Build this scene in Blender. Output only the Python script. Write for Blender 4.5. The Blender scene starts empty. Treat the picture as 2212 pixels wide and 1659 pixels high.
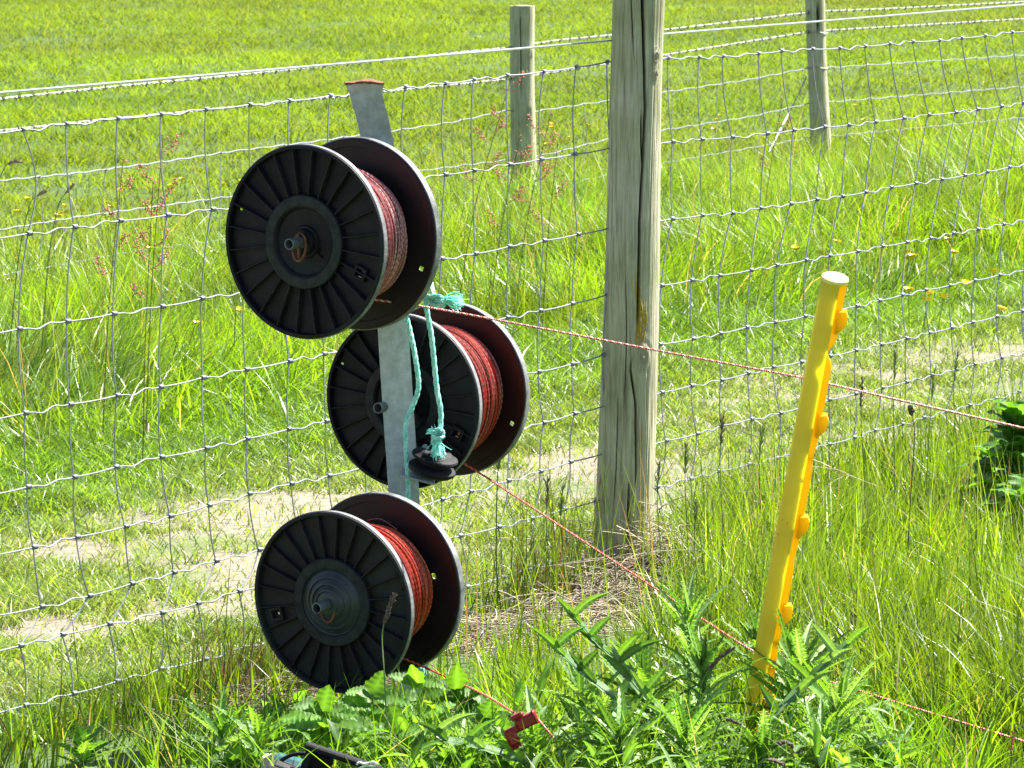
import bpy, math, random
import numpy as np
from mathutils import Vector, Matrix

random.seed(7)
RNG = np.random.default_rng(11)
sc = bpy.context.scene
R = math.radians

# ------------------------------------------------------------------ camera
F = 12850.0                      # focal length in units of the 2212 px wide picture
CAMZ = 1.70
PITCH = math.atan(1260 / F)
cam_d = bpy.data.cameras.new("camera")
cam = bpy.data.objects.new("camera", cam_d)
sc.collection.objects.link(cam)
cam.location = (0, 0, CAMZ)
cam.rotation_euler = (math.pi / 2 - PITCH, 0, 0)
cam_d.sensor_width = 36
cam_d.lens = 36 * F / 2212
cam_d.clip_start = 0.05
cam_d.clip_end = 5000
cam_d.dof.use_dof = True
cam_d.dof.focus_distance = 10.9
cam_d.dof.aperture_fstop = 52
sc.camera = cam

# ------------------------------------------------------------------ light
SUN_EL, SUN_AZ = R(51), R(57)    # azimuth from +Y towards +X
w = bpy.data.worlds.new("World"); sc.world = w; w.use_nodes = True
nt = w.node_tree
bg = nt.nodes["Background"]
sky = nt.nodes.new("ShaderNodeTexSky"); sky.sky_type = 'NISHITA'; sky.sun_disc = False
sky.sun_elevation = SUN_EL; sky.sun_rotation = SUN_AZ
nt.links.new(sky.outputs[0], bg.inputs[0]); bg.inputs[1].default_value = 0.055
sd = Vector((math.cos(SUN_EL) * math.sin(SUN_AZ), math.cos(SUN_EL) * math.cos(SUN_AZ), math.sin(SUN_EL)))
sun_d = bpy.data.lights.new("sun", 'SUN'); sun_d.energy = 5.0; sun_d.angle = R(0.5); sun_d.color = (1, 0.955, 0.88)
sun = bpy.data.objects.new("sun", sun_d); sc.collection.objects.link(sun)
sun.rotation_euler = sd.to_track_quat('Z', 'Y').to_euler()
sun.location = (5, 12, 12)
sc.view_settings.view_transform = 'Standard'; sc.view_settings.look = 'None'
sc.view_settings.exposure = 1.95; sc.view_settings.gamma = 1
sc.cycles.max_bounces = 7; sc.cycles.diffuse_bounces = 4; sc.cycles.transparent_max_bounces = 4

# ------------------------------------------------------------------ geometry helpers
CP, SP = math.cos(PITCH), math.sin(PITCH)
def ray(u, v):
    dx = (u - 1106) / F; dy = -(v - 829.5) / F
    return np.array([dx, CP + dy * SP, -SP + dy * CP])
def at(u, v, Y):
    d = ray(u, v); t = Y / d[1]
    return np.array([d[0] * t, Y, CAMZ + d[2] * t])
FA = np.array([-.904, 10.5]); FB = np.array([1.282, 14.9])
FD = (FB - FA) / np.linalg.norm(FB - FA); FN = np.array([-FD[1], FD[0]])
def fence_pt(u, v, off=0.0):
    d = ray(u, v)
    t = (FA @ FN + off) / (d[:2] @ FN)
    return np.array([d[0] * t, d[1] * t, CAMZ + d[2] * t])
def pdist(x, y):                 # metres behind the near fence
    return (x - FA[0]) * FN[0] + (y - FA[1]) * FN[1]
def sstep(a, b, x):
    t = np.clip((x - a) / (b - a), 0, 1); return t * t * (3 - 2 * t)
def vnoise(x, y, s, seed=0):     # cheap smooth noise, 0..1
    x = np.asarray(x) * s; y = np.asarray(y) * s
    xi = np.floor(x).astype(np.int64); yi = np.floor(y).astype(np.int64)
    xf = x - xi; yf = y - yi
    def h(a, b):
        n = (a * 374761393 + b * 668265263 + seed * 974711) & 0xffffffff
        n = ((n ^ (n >> 13)) * 1274126177) & 0xffffffff
        return ((n ^ (n >> 16)) & 0xffff) / 65535.0
    sx = xf * xf * (3 - 2 * xf); sy = yf * yf * (3 - 2 * yf)
    return (h(xi, yi) * (1 - sx) + h(xi + 1, yi) * sx) * (1 - sy) + (h(xi, yi + 1) * (1 - sx) + h(xi + 1, yi + 1) * sx) * sy
def gz(x, y):
    x = np.asarray(x, float); y = np.asarray(y, float)
    p = pdist(x, y)
    z = -0.20 * sstep(2.4, 6.0, p) + 0.05 * (vnoise(x, y, .8, 3) - .5) * sstep(0.2, 2.0, np.abs(p))
    return z + 0.02 * (vnoise(x, y, 3.1, 4) - .5)

def link(o, parent=None):
    sc.collection.objects.link(o)
    if parent is not None: o.parent = parent
    return o
def tag(o, label=None, cat=None, group=None, kind=None):
    if label: o["label"] = label
    if cat: o["category"] = cat
    if group: o["group"] = group
    if kind: o["kind"] = kind
    return o
ORG = {}
def thing(name, loc, label, cat, group=None):
    o = bpy.data.objects.new(name, None); o.empty_display_size = .05
    o.location = loc; link(o); ORG[o] = np.array(loc, float)
    return tag(o, label, cat, group)
def fast_mesh(name, V, faces, smooth=True, col=None):
    """faces: list of int arrays (M,k)"""
    me = bpy.data.meshes.new(name)
    V = np.asarray(V, np.float32)
    me.vertices.add(len(V)); me.vertices.foreach_set("co", V.ravel())
    faces = [np.asarray(f, np.int32) for f in faces if len(f)]
    loops = np.concatenate([f.ravel() for f in faces])
    tot = np.concatenate([np.full(len(f), f.shape[1], np.int32) for f in faces])
    st = np.concatenate([[0], np.cumsum(tot)[:-1]]).astype(np.int32)
    me.loops.add(len(loops)); me.loops.foreach_set("vertex_index", loops)
    me.polygons.add(len(tot)); me.polygons.foreach_set("loop_start", st)
    try: me.polygons.foreach_set("loop_total", tot)
    except Exception: pass
    me.polygons.foreach_set("use_smooth", np.full(len(tot), smooth, bool))
    if col is not None:
        a = me.attributes.new("col", 'FLOAT_COLOR', 'POINT')
        c = np.ones((len(V), 4), np.float32); c[:, :3] = col
        a.data.foreach_set("color", c.ravel())
    me.update(calc_edges=True); me.validate()
    return me
class MB:
    def __init__(s): s.v = []; s.q = []; s.t = []; s.n = 0; s.c = []
    def add(s, V, quads=None, tris=None, col=None):
        V = np.asarray(V, float)
        s.v.append(V)
        if quads is not None and len(quads): s.q.append(np.asarray(quads) + s.n)
        if tris is not None and len(tris): s.t.append(np.asarray(tris) + s.n)
        if col is not None: s.c.append(np.broadcast_to(np.asarray(col, float), (len(V), 3)))
        s.n += len(V); return s
    def box(s, c, size, rot=None, bev=0.0):
        """box with chamfered edges; rot: 3x3"""
        h = np.array(size) / 2.; b = min(bev, h.min() * .9)
        if b <= 0:
            V = np.array([[x, y, z] for x in (-1, 1) for y in (-1, 1) for z in (-1, 1)]) * h
            Q = [[0, 1, 3, 2], [4, 6, 7, 5], [0, 4, 5, 1], [2, 3, 7, 6], [0, 2, 6, 4], [1, 5, 7, 3]]
            T = []
        else:
            V = []; idx = {}
            for x in (-1, 1):
                for y in (-1, 1):
                    for z in (-1, 1):
                        for a in range(3):
                            p = np.array([x, y, z]) * (h - b); p[a] = [x, y, z][a] * h[a]
                            idx[(x, y, z, a)] = len(V); V.append(p)
            V = np.array(V); Q = []
            T = [[idx[(x, y, z, 0)], idx[(x, y, z, 1)], idx[(x, y, z, 2)]] for x in (-1, 1) for y in (-1, 1) for z in (-1, 1)]
            for a in range(3):
                o = [i for i in range(3) if i != a]
                for sg in (-1, 1):
                    f = []
                    for (i, j) in ((-1, -1), (1, -1), (1, 1), (-1, 1)):
                        k = [0, 0, 0]; k[a] = sg; k[o[0]] = i; k[o[1]] = j; f.append(idx[(*k, a)])
                    Q.append(f)
                for i in (-1, 1):
                    for j in (-1, 1):
                        k0 = [0, 0, 0]; k0[o[0]] = i; k0[o[1]] = j
                        k1 = list(k0); k0[a] = -1; k1[a] = 1
                        Q.append([idx[(*k0, o[0])], idx[(*k1, o[0])], idx[(*k1, o[1])], idx[(*k0, o[1])]])
        if rot is not None: V = V @ np.asarray(rot).T
        return s.add(V + np.asarray(c, float), Q, T)
    def tube(s, P, r, n=6, cap=True, col=None):
        P = np.asarray(P, float); m = len(P)
        r = np.broadcast_to(np.asarray(r, float), (m,))
        T = np.gradient(P, axis=0); T /= np.maximum(np.linalg.norm(T, axis=1, keepdims=True), 1e-9)
        ref = np.array([0.123, .31, .94]) if abs(T[:, 2]).mean() < .8 else np.array([.94, .31, .123])
        A = np.cross(T, ref); A /= np.maximum(np.linalg.norm(A, axis=1, keepdims=True), 1e-9)
        B = np.cross(T, A)
        th = np.linspace(0, 2 * np.pi, n, endpoint=False)
        V = (P[:, None, :] + r[:, None, None] * (np.cos(th)[None, :, None] * A[:, None, :] + np.sin(th)[None, :, None] * B[:, None, :])).reshape(-1, 3)
        i = np.arange(m - 1)[:, None] * n; j = np.arange(n)[None, :]; j2 = (j + 1) % n
        Q = np.stack([i + j, i + j2, i + n + j2, i + n + j], -1).reshape(-1, 4)
        tr = []
        if cap:
            V = np.vstack([V, P[0], P[-1]]); a = m * n; b = a + 1
            k = np.arange(n); k2 = (k + 1) % n
            tr = np.vstack([np.stack([k2, k, np.full(n, a)], -1), np.stack([(m - 1) * n + k, (m - 1) * n + k2, np.full(n, b)], -1)])
        return s.add(V, Q, tr, col)
    def lathe(s, prof, seg=64, M=None, closed=True, keep=None):
        """prof: (r,z) around local Z.  M: 4x4"""
        prof = np.array(prof, float); m = len(prof)
        th = np.linspace(0, 2 * np.pi, seg, endpoint=False)
        V = np.stack([prof[:, 0][:, None] * np.cos(th), prof[:, 0][:, None] * np.sin(th), np.repeat(prof[:, 1][:, None], seg, 1)], -1).reshape(-1, 3)
        mm = m if closed else m - 1
        i = np.arange(mm)[:, None]; j = np.arange(seg)[None, :]
        i2 = (i + 1) % m; j2 = (j + 1) % seg
        Q = np.stack([i * seg + j, i * seg + j2, i2 * seg + j2, i2 * seg + j], -1).reshape(-1, 4)
        if keep is not None:
            c = V[Q].mean(1); Q = Q[keep(c)]
        if M is not None:
            M = np.array(M); V = V @ M[:3, :3].T + M[:3, 3]
        return s.add(V, Q)
    def build(s, name, mat, parent=None, smooth=True, org=None):
        V = np.vstack(s.v)
        if org is None:
            org = ORG[parent] if parent in ORG else np.zeros(3)
        V = V - org
        F_ = []
        if s.q: F_.append(np.vstack(s.q))
        if s.t: F_.append(np.vstack(s.t))
        me = fast_mesh(name, V, F_, smooth, np.vstack(s.c) if s.c else None)
        if smooth and len(V) < 120000:
            me.set_sharp_from_angle(angle=R(38))
        if mat is not None: me.materials.append(mat)
        o = bpy.data.objects.new(name, me); link(o, parent)
        if parent is not None: ORG[o] = org
        return o
    def build_top(s, name, mat, org, label, cat, group=None, smooth=True):
        o = s.build(name, mat, None, smooth, np.array(org, float)); o.location = org; ORG[o] = np.array(org, float)
        return tag(o, label, cat, group)

def smooth_path(P, n):
    """Catmull-Rom through the points"""
    P = np.asarray(P, float); Q = np.vstack([2 * P[0] - P[1], P, 2 * P[-1] - P[-2]])
    out = []
    for i in range(len(P) - 1):
        p0, p1, p2, p3 = Q[i:i + 4]
        for t in np.linspace(0, 1, n, endpoint=False):
            out.append(.5 * ((2 * p1) + (-p0 + p2) * t + (2 * p0 - 5 * p1 + 4 * p2 - p3) * t * t + (-p0 + 3 * p1 - 3 * p2 + p3) * t ** 3))
    out.append(P[-1]); return np.array(out)
def resample(P, step):
    P = np.asarray(P, float); d = np.r_[0, np.cumsum(np.linalg.norm(np.diff(P, axis=0), axis=1))]
    n = max(2, int(d[-1] / step)); s = np.linspace(0, d[-1], n)
    return np.stack([np.interp(s, d, P[:, k]) for k in range(3)], -1)
def twisted(mb, P, Rr, r, strands=3, pitch=.012, n=5, per=8, cols=None, hand=1):
    P = resample(P, pitch / per)
    T = np.gradient(P, axis=0); T /= np.linalg.norm(T, axis=1, keepdims=True)
    ref = np.array([0.1, .3, .95]) if abs(T[:, 2]).mean() < .8 else np.array([.95, .3, .1])
    A = np.cross(T, ref); A /= np.linalg.norm(A, axis=1, keepdims=True); B = np.cross(T, A)
    ph = np.arange(len(P)) * 2 * np.pi / per * hand
    for k in range(strands):
        a = ph + 2 * np.pi * k / strands
        mb.tube(P + Rr * (np.cos(a)[:, None] * A + np.sin(a)[:, None] * B), r, n, True, None if cols is None else cols[k % len(cols)])

# ------------------------------------------------------------------ materials
def mat_new(name):
    m = bpy.data.materials.new(name); m.use_nodes = True
    t = m.node_tree; b = t.nodes["Principled BSDF"]
    return m, t, b
def ramp(t, fac, stops):
    r = t.nodes.new("ShaderNodeValToRGB")
    e = r.color_ramp.elements
    while len(e) < len(stops): e.new(.5)
    for k, (p, c) in enumerate(stops): e[k].position = p; e[k].color = (*c, 1)
    t.links.new(fac, r.inputs[0]); return r
def objmap(t, scale):
    tc = t.nodes.new("ShaderNodeTexCoord"); mp = t.nodes.new("ShaderNodeMapping")
    mp.inputs['Scale'].default_value = scale if hasattr(scale, '__len__') else (scale,) * 3
    t.links.new(tc.outputs['Object'], mp.inputs[0]); return mp
def noise(t, mp, sc_, det=4, rough=.6):
    n = t.nodes.new("ShaderNodeTexNoise"); n.inputs['Scale'].default_value = sc_
    n.inputs['Detail'].default_value = det; n.inputs['Roughness'].default_value = rough
    t.links.new(mp.outputs[0], n.inputs['Vector']); return n
def mat(name, c1, c2=None, scale=20, rough=.5, metal=0, bump=0, bscale=None, stretch=1, spec=.5, lo=.35, hi=.65, rvar=.1):
    m, t, b = mat_new(name)
    c2 = c2 or tuple(x * .7 for x in c1)
    mp = objmap(t, stretch)
    n = noise(t, mp, scale)
    r = ramp(t, n.outputs[0], [(lo, c1), (hi, c2)])
    t.links.new(r.outputs[0], b.inputs['Base Color'])
    b.inputs['Metallic'].default_value = metal
    b.inputs['Specular IOR Level'].default_value = spec
    n2 = noise(t, mp, scale * 2.3)
    mr = t.nodes.new("ShaderNodeMapRange"); mr.inputs[3].default_value = rough - rvar; mr.inputs[4].default_value = rough + rvar
    t.links.new(n2.outputs[0], mr.inputs[0]); t.links.new(mr.outputs[0], b.inputs['Roughness'])
    if bump:
        n3 = noise(t, mp, bscale or scale * 3)
        bp = t.nodes.new("ShaderNodeBump"); bp.inputs['Strength'].default_value = bump; bp.inputs['Distance'].default_value = .002
        t.links.new(n3.outputs[0], bp.inputs['Height']); t.links.new(bp.outputs[0], b.inputs['Normal'])
    return m
def leaf_mat(name, trans=.42, rough=.42, tint=(1.15, 1.1, .5), spec=.45, tboost=1.0):
    """colour comes from the per-blade attribute"""
    m, t, b = mat_new(name)
    at_ = t.nodes.new("ShaderNodeAttribute"); at_.attribute_name = "col"
    mp = objmap(t, 1); n = noise(t, mp, 60, 2)
    mr = t.nodes.new("ShaderNodeMapRange"); mr.inputs[3].default_value = .75; mr.inputs[4].default_value = 1.25
    t.links.new(n.outputs[0], mr.inputs[0])
    mu = t.nodes.new("ShaderNodeVectorMath"); mu.operation = 'SCALE'
    t.links.new(at_.outputs['Color'], mu.inputs[0]); t.links.new(mr.outputs[0], mu.inputs['Scale'])
    t.links.new(mu.outputs[0], b.inputs['Base Color'])
    b.inputs['Roughness'].default_value = rough; b.inputs['Specular IOR Level'].default_value = spec
    tr = t.nodes.new("ShaderNodeBsdfTranslucent")
    m2 = t.nodes.new("ShaderNodeVectorMath"); m2.operation = 'MULTIPLY'; m2.inputs[1].default_value = tuple(x * tboost for x in tint)
    t.links.new(mu.outputs[0], m2.inputs[0]); t.links.new(m2.outputs[0], tr.inputs[0])
    mx = t.nodes.new("ShaderNodeMixShader"); mx.inputs[0].default_value = trans
    t.links.new(b.outputs[0], mx.inputs[1]); t.links.new(tr.outputs[0], mx.inputs[2])
    t.links.new(mx.outputs[0], t.nodes["Material Output"].inputs[0])
    return m
M_GRASS = leaf_mat("grass_blades", .48, .38, (1.35, 1.2, .45), .5, 1.25)
M_MEADOW = leaf_mat("meadow_blades", .5, .6, (1.35, 1.2, .45), .25, 1.25)
M_STRAW = leaf_mat("dry_straw", .25, .6, (1.02, 1, .85), .3)
M_LEAF = leaf_mat("broad_leaf", .45, .5, (1.3, 1.3, .35), .25, 1.4)
M_THISTLE = leaf_mat("thistle_leaf", .32, .46, (1.25, 1.3, .4), .35, 1.2)
M_WIRE = mat("galvanised_wire", (.27, .29, .325), (.18, .195, .225), 90, .5, .4, spec=.5)
M_TOPWIRE = mat("bright_wire", (.72, .73, .75), (.6, .61, .64), 40, .28, .85)
M_BARB = mat("weathered_barbed_wire", (.42, .43, .42), (.22, .2, .17), 60, .55, .5)
M_RUSTBARB = mat("rusty_barb", (.13, .09, .07), (.06, .045, .04), 60, .8, .2)
M_PLASTIC = mat("black_plastic", (.003, .003, .006), (.014, .014, .019), 14, .55, 0, .25, 160, spec=.22, lo=.4, hi=.75)
M_RIB = mat("dusty_rib_plastic", (.010, .010, .013), (.028, .026, .028), 30, .6, 0, .25, 160, spec=.25, lo=.4, hi=.75)
M_HRING = mat("dusty_hub_ring", (.030, .034, .034), (.010, .011, .014), 45, .65, 0, .4, 200, spec=.25, lo=.3, hi=.65)
M_RIM = mat("weathered_sunlit_rim_plastic", (.22, .225, .23), (.05, .055, .06), 26, .55, 0, .5, 160, spec=.4, lo=.35, hi=.7)  # weathered, and lightened further: sun on the rim edge put into the colour
M_PLASTIC_G = mat("dusty_black_plastic", (.006, .0065, .009), (.024, .025, .028), 9, .6, 0, .35, 120, spec=.25, lo=.4, hi=.7)
M_FLANGE = mat("brown_black_plastic", (.008, .0055, .008), (.020, .009, .011), 7, .5, 0, .2, 90, spec=.3, lo=.35, hi=.75)  # far flange: black tinted slightly red-brown
M_FLANGE_R = mat("reddish_black_plastic", (.018, .006, .006), (.042, .009, .009), 5, .45, 0, .15, 90, spec=.3, lo=.35, hi=.75)
M_HUB = mat("scuffed_hub_plastic", (.010, .013, .018), (.035, .042, .050), 10, .42, 0, .3, 100, spec=.5)
M_STEEL = mat("galvanised_steel", (.50, .53, .56), (.36, .385, .41), 60, .5, .2, .4, 200, lo=.36, hi=.62)
M_RUST = mat("rust", (.24, .085, .04), (.10, .035, .02), 70, .85, .1, .8, 200)
M_TUBE = mat("galvanised_tube", (.22, .24, .26), (.11, .12, .12), 40, .5, .5, .3, 200)
M_YELLOW = None
M_CAP = mat("sunlit_yellow_cap", (.84, .76, .26), (.80, .70, .20), 40, .45)  # stake yellow paled to hold the sunlight on the cap's top
M_RED = mat("red_plastic", (.34, .006, .014), (.24, .004, .010), 30, .3, 0, spec=.6)
M_BLACK = mat("energiser_black", (.005, .005, .008), (.010, .010, .013), 30, .7, 0, .3, 300, spec=.25)
M_GREYBOX = mat("energiser_grey", (.008, .008, .009), (.02, .02, .021), 20, .55, 0, .3, 300)
M_WHITE = mat("white_cord", (.8, .8, .76), (.6, .6, .56), 90, .7)
M_BLUE = mat("teal_plastic", (.03, .13, .15), (.02, .08, .10), 20, .4)
M_PETAL = mat("buttercup_petal", (.90, .74, .03), (.88, .66, .02), 60, .3, 0, spec=.6)
M_SORREL = mat("sorrel_seed", (.62, .22, .14), (.42, .15, .10), 120, .7)
M_BROWNHEAD = mat("brown_seed_head", (.17, .11, .08), (.07, .045, .05), 200, .8)
M_TANHEAD = mat("tan_seed_head", (.34, .26, .16), (.22, .16, .10), 200, .8)
M_GREENHEAD = mat("green_seed_head", (.20, .26, .09), (.12, .17, .05), 200, .7)
M_STEM = mat("green_stem", (.10, .19, .03), (.07, .13, .02), 50, .5)
M_REDSTEM = mat("reddish_stem", (.20, .12, .05), (.12, .09, .03), 50, .6)

# yellow plastic, slightly translucent
M_YELLOW, t, b = mat_new("yellow_plastic")
mp = objmap(t, 1); n = noise(t, mp, 14, 3)
r_ = ramp(t, n.outputs[0], [(.3, (.78, .76, .16)), (.7, (.72, .69, .13))])
n5 = noise(t, mp, 55, 2)
r5 = ramp(t, n5.outputs[0], [(.715, (0, 0, 0)), (.74, (1, 1, 1))])
mixd = t.nodes.new("ShaderNodeMix"); mixd.data_type = 'RGBA'
t.links.new(r5.outputs[0], mixd.inputs[0]); t.links.new(r_.outputs[0], mixd.inputs[6]); mixd.inputs[7].default_value = (.12, .05, .01, 1)
t.links.new(mixd.outputs[2], b.inputs['Base Color']); b.inputs['Roughness'].default_value = .32
tr = t.nodes.new("ShaderNodeBsdfTranslucent"); tr.inputs[0].default_value = (.85, .82, .08, 1)
mx = t.nodes.new("ShaderNodeMixShader"); mx.inputs[0].default_value = .62
t.links.new(b.outputs[0], mx.inputs[1]); t.links.new(tr.outputs[0], mx.inputs[2]); t.links.new(mx.outputs[0], t.nodes["Material Output"].inputs[0])

M_ORANGE, t, b = mat_new("amber_plastic")
b.inputs['Base Color'].default_value = (.80, .54, .012, 1); b.inputs['Roughness'].default_value = .3
tr = t.nodes.new("ShaderNodeBsdfTranslucent"); tr.inputs[0].default_value = (.88, .60, .010, 1)
mx = t.nodes.new("ShaderNodeMixShader"); mx.inputs[0].default_value = .45
t.links.new(b.outputs[0], mx.inputs[1]); t.links.new(tr.outputs[0], mx.inputs[2]); t.links.new(mx.outputs[0], t.nodes["Material Output"].inputs[0])

def attr_mat(name, rough=.6, spec=.3, trans=0, nscale=200):
    m, t, b = mat_new(name)
    a = t.nodes.new("ShaderNodeAttribute"); a.attribute_name = "col"
    mp = objmap(t, 1); n = noise(t, mp, nscale, 2)
    mr = t.nodes.new("ShaderNodeMapRange"); mr.inputs[1].default_value = .3; mr.inputs[2].default_value = .7; mr.inputs[3].default_value = .6; mr.inputs[4].default_value = 1.3
    t.links.new(n.outputs[0], mr.inputs[0])
    mu = t.nodes.new("ShaderNodeVectorMath"); mu.operation = 'SCALE'
    t.links.new(a.outputs['Color'], mu.inputs[0]); t.links.new(mr.outputs[0], mu.inputs['Scale'])
    t.links.new(mu.outputs[0], b.inputs['Base Color']); b.inputs['Roughness'].default_value = rough; b.inputs['Specular IOR Level'].default_value = spec
    if trans:
        tr = t.nodes.new("ShaderNodeBsdfTranslucent"); t.links.new(mu.outputs[0], tr.inputs[0])
        mx = t.nodes.new("ShaderNodeMixShader"); mx.inputs[0].default_value = trans
        t.links.new(b.outputs[0], mx.inputs[1]); t.links.new(tr.outputs[0], mx.inputs[2]); t.links.new(mx.outputs[0], t.nodes["Material Output"].inputs[0])
    return m
M_TWINE = attr_mat("polywire_twine", .45, .5, .1, 300)
M_BARBC = attr_mat("barbed_wire_worn", .5, .5, 0, 300)
M_ROPE = attr_mat("teal_rope", .55, .3, .2, 400)

# ground: soil and thatch
M_GROUND, t, b = mat_new("ground_soil")
tc = t.nodes.new("ShaderNodeTexCoord")
sx = t.nodes.new("ShaderNodeSeparateXYZ"); t.links.new(tc.outputs['Object'], sx.inputs[0])
def mth(t, op, a, b_=None, c=None):
    n = t.nodes.new("ShaderNodeMath"); n.operation = op
    for i, q in enumerate((a, b_, c)):
        if q is None: continue
        if isinstance(q, (int, float)): n.inputs[i].default_value = q
        else: t.links.new(q, n.inputs[i])
    return n.outputs[0]
pX = mth(t, 'MULTIPLY', mth(t, 'SUBTRACT', sx.outputs[0], float(FA[0])), float(FN[0]))
pd = mth(t, 'MULTIPLY_ADD', mth(t, 'SUBTRACT', sx.outputs[1], float(FA[1])), float(FN[1]), pX)
mp = objmap(t, 1)
n1 = noise(t, mp, 1.6, 5); n2 = noise(t, mp, 35, 5); n3 = noise(t, mp, 180, 3)
inn = t.nodes.new("ShaderNodeMapRange"); inn.interpolation_type = 'SMOOTHSTEP'; inn.inputs[1].default_value = 0.0; inn.inputs[2].default_value = .35
t.links.new(pd, inn.inputs[0])
out = t.nodes.new("ShaderNodeMapRange"); out.interpolation_type = 'SMOOTHSTEP'; out.inputs[1].default_value = 2.3; out.inputs[2].default_value = 1.3
t.links.new(pd, out.inputs[0])
pathm = mth(t, 'MULTIPLY', inn.outputs[0], out.outputs[0])
soil = ramp(t, n2.outputs[0], [(.3, (.14, .118, .085)), (.7, (.30, .255, .188))])
thatch = ramp(t, n2.outputs[0], [(.3, (.08, .11, .03)), (.7, (.18, .195, .085))])
green = ramp(t, n2.outputs[0], [(.3, (.035, .07, .012)), (.7, (.07, .12, .02))])
bare = t.nodes.new("ShaderNodeMapRange"); bare.inputs[1].default_value = .40; bare.inputs[2].default_value = .52; t.links.new(n1.outputs[0], bare.inputs[0])
m1 = t.nodes.new("ShaderNodeMix"); m1.data_type = 'RGBA'
t.links.new(bare.outputs[0], m1.inputs[0]); t.links.new(thatch.outputs[0], m1.inputs[6]); t.links.new(soil.outputs[0], m1.inputs[7])
m2 = t.nodes.new("ShaderNodeMix"); m2.data_type = 'RGBA'
t.links.new(pathm, m2.inputs[0]); t.links.new(green.outputs[0], m2.inputs[6]); t.links.new(m1.outputs[2], m2.inputs[7])
t.links.new(m2.outputs[2], b.inputs['Base Color']); b.inputs['Roughness'].default_value = .95
bp = t.nodes.new("ShaderNodeBump"); bp.inputs['Strength'].default_value = .6; bp.inputs['Distance'].default_value = .01
t.links.new(n3.outputs[0], bp.inputs['Height']); t.links.new(bp.outputs[0], b.inputs['Normal'])

# ------------------------------------------------------------------ ground
gx = np.unique(np.concatenate([np.linspace(-2000, -40, 12), np.linspace(-40, -6, 18), np.linspace(-6, 6, 121), np.linspace(6, 40, 18), np.linspace(40, 2000, 12)]))
gy = np.unique(np.concatenate([np.linspace(-200, 6, 12), np.linspace(6, 30, 241), np.linspace(30, 90, 61), np.linspace(90, 3000, 25)]))
X, Y = np.meshgrid(gx, gy)
Zg = gz(X, Y)
V = np.stack([X, Y, Zg], -1).reshape(-1, 3)
nx = len(gx); i = np.arange(len(gy) - 1)[:, None] * nx; j = np.arange(nx - 1)[None, :]
Q = np.stack([i + j, i + j + 1, i + nx + j + 1, i + nx + j], -1).reshape(-1, 4)
me = fast_mesh("ground", V, [Q]); me.materials.append(M_GROUND)
g = bpy.data.objects.new("ground", me); link(g); tag(g, "grassy ground with a worn pale footpath behind the wire fence", "ground", kind="structure")

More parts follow.
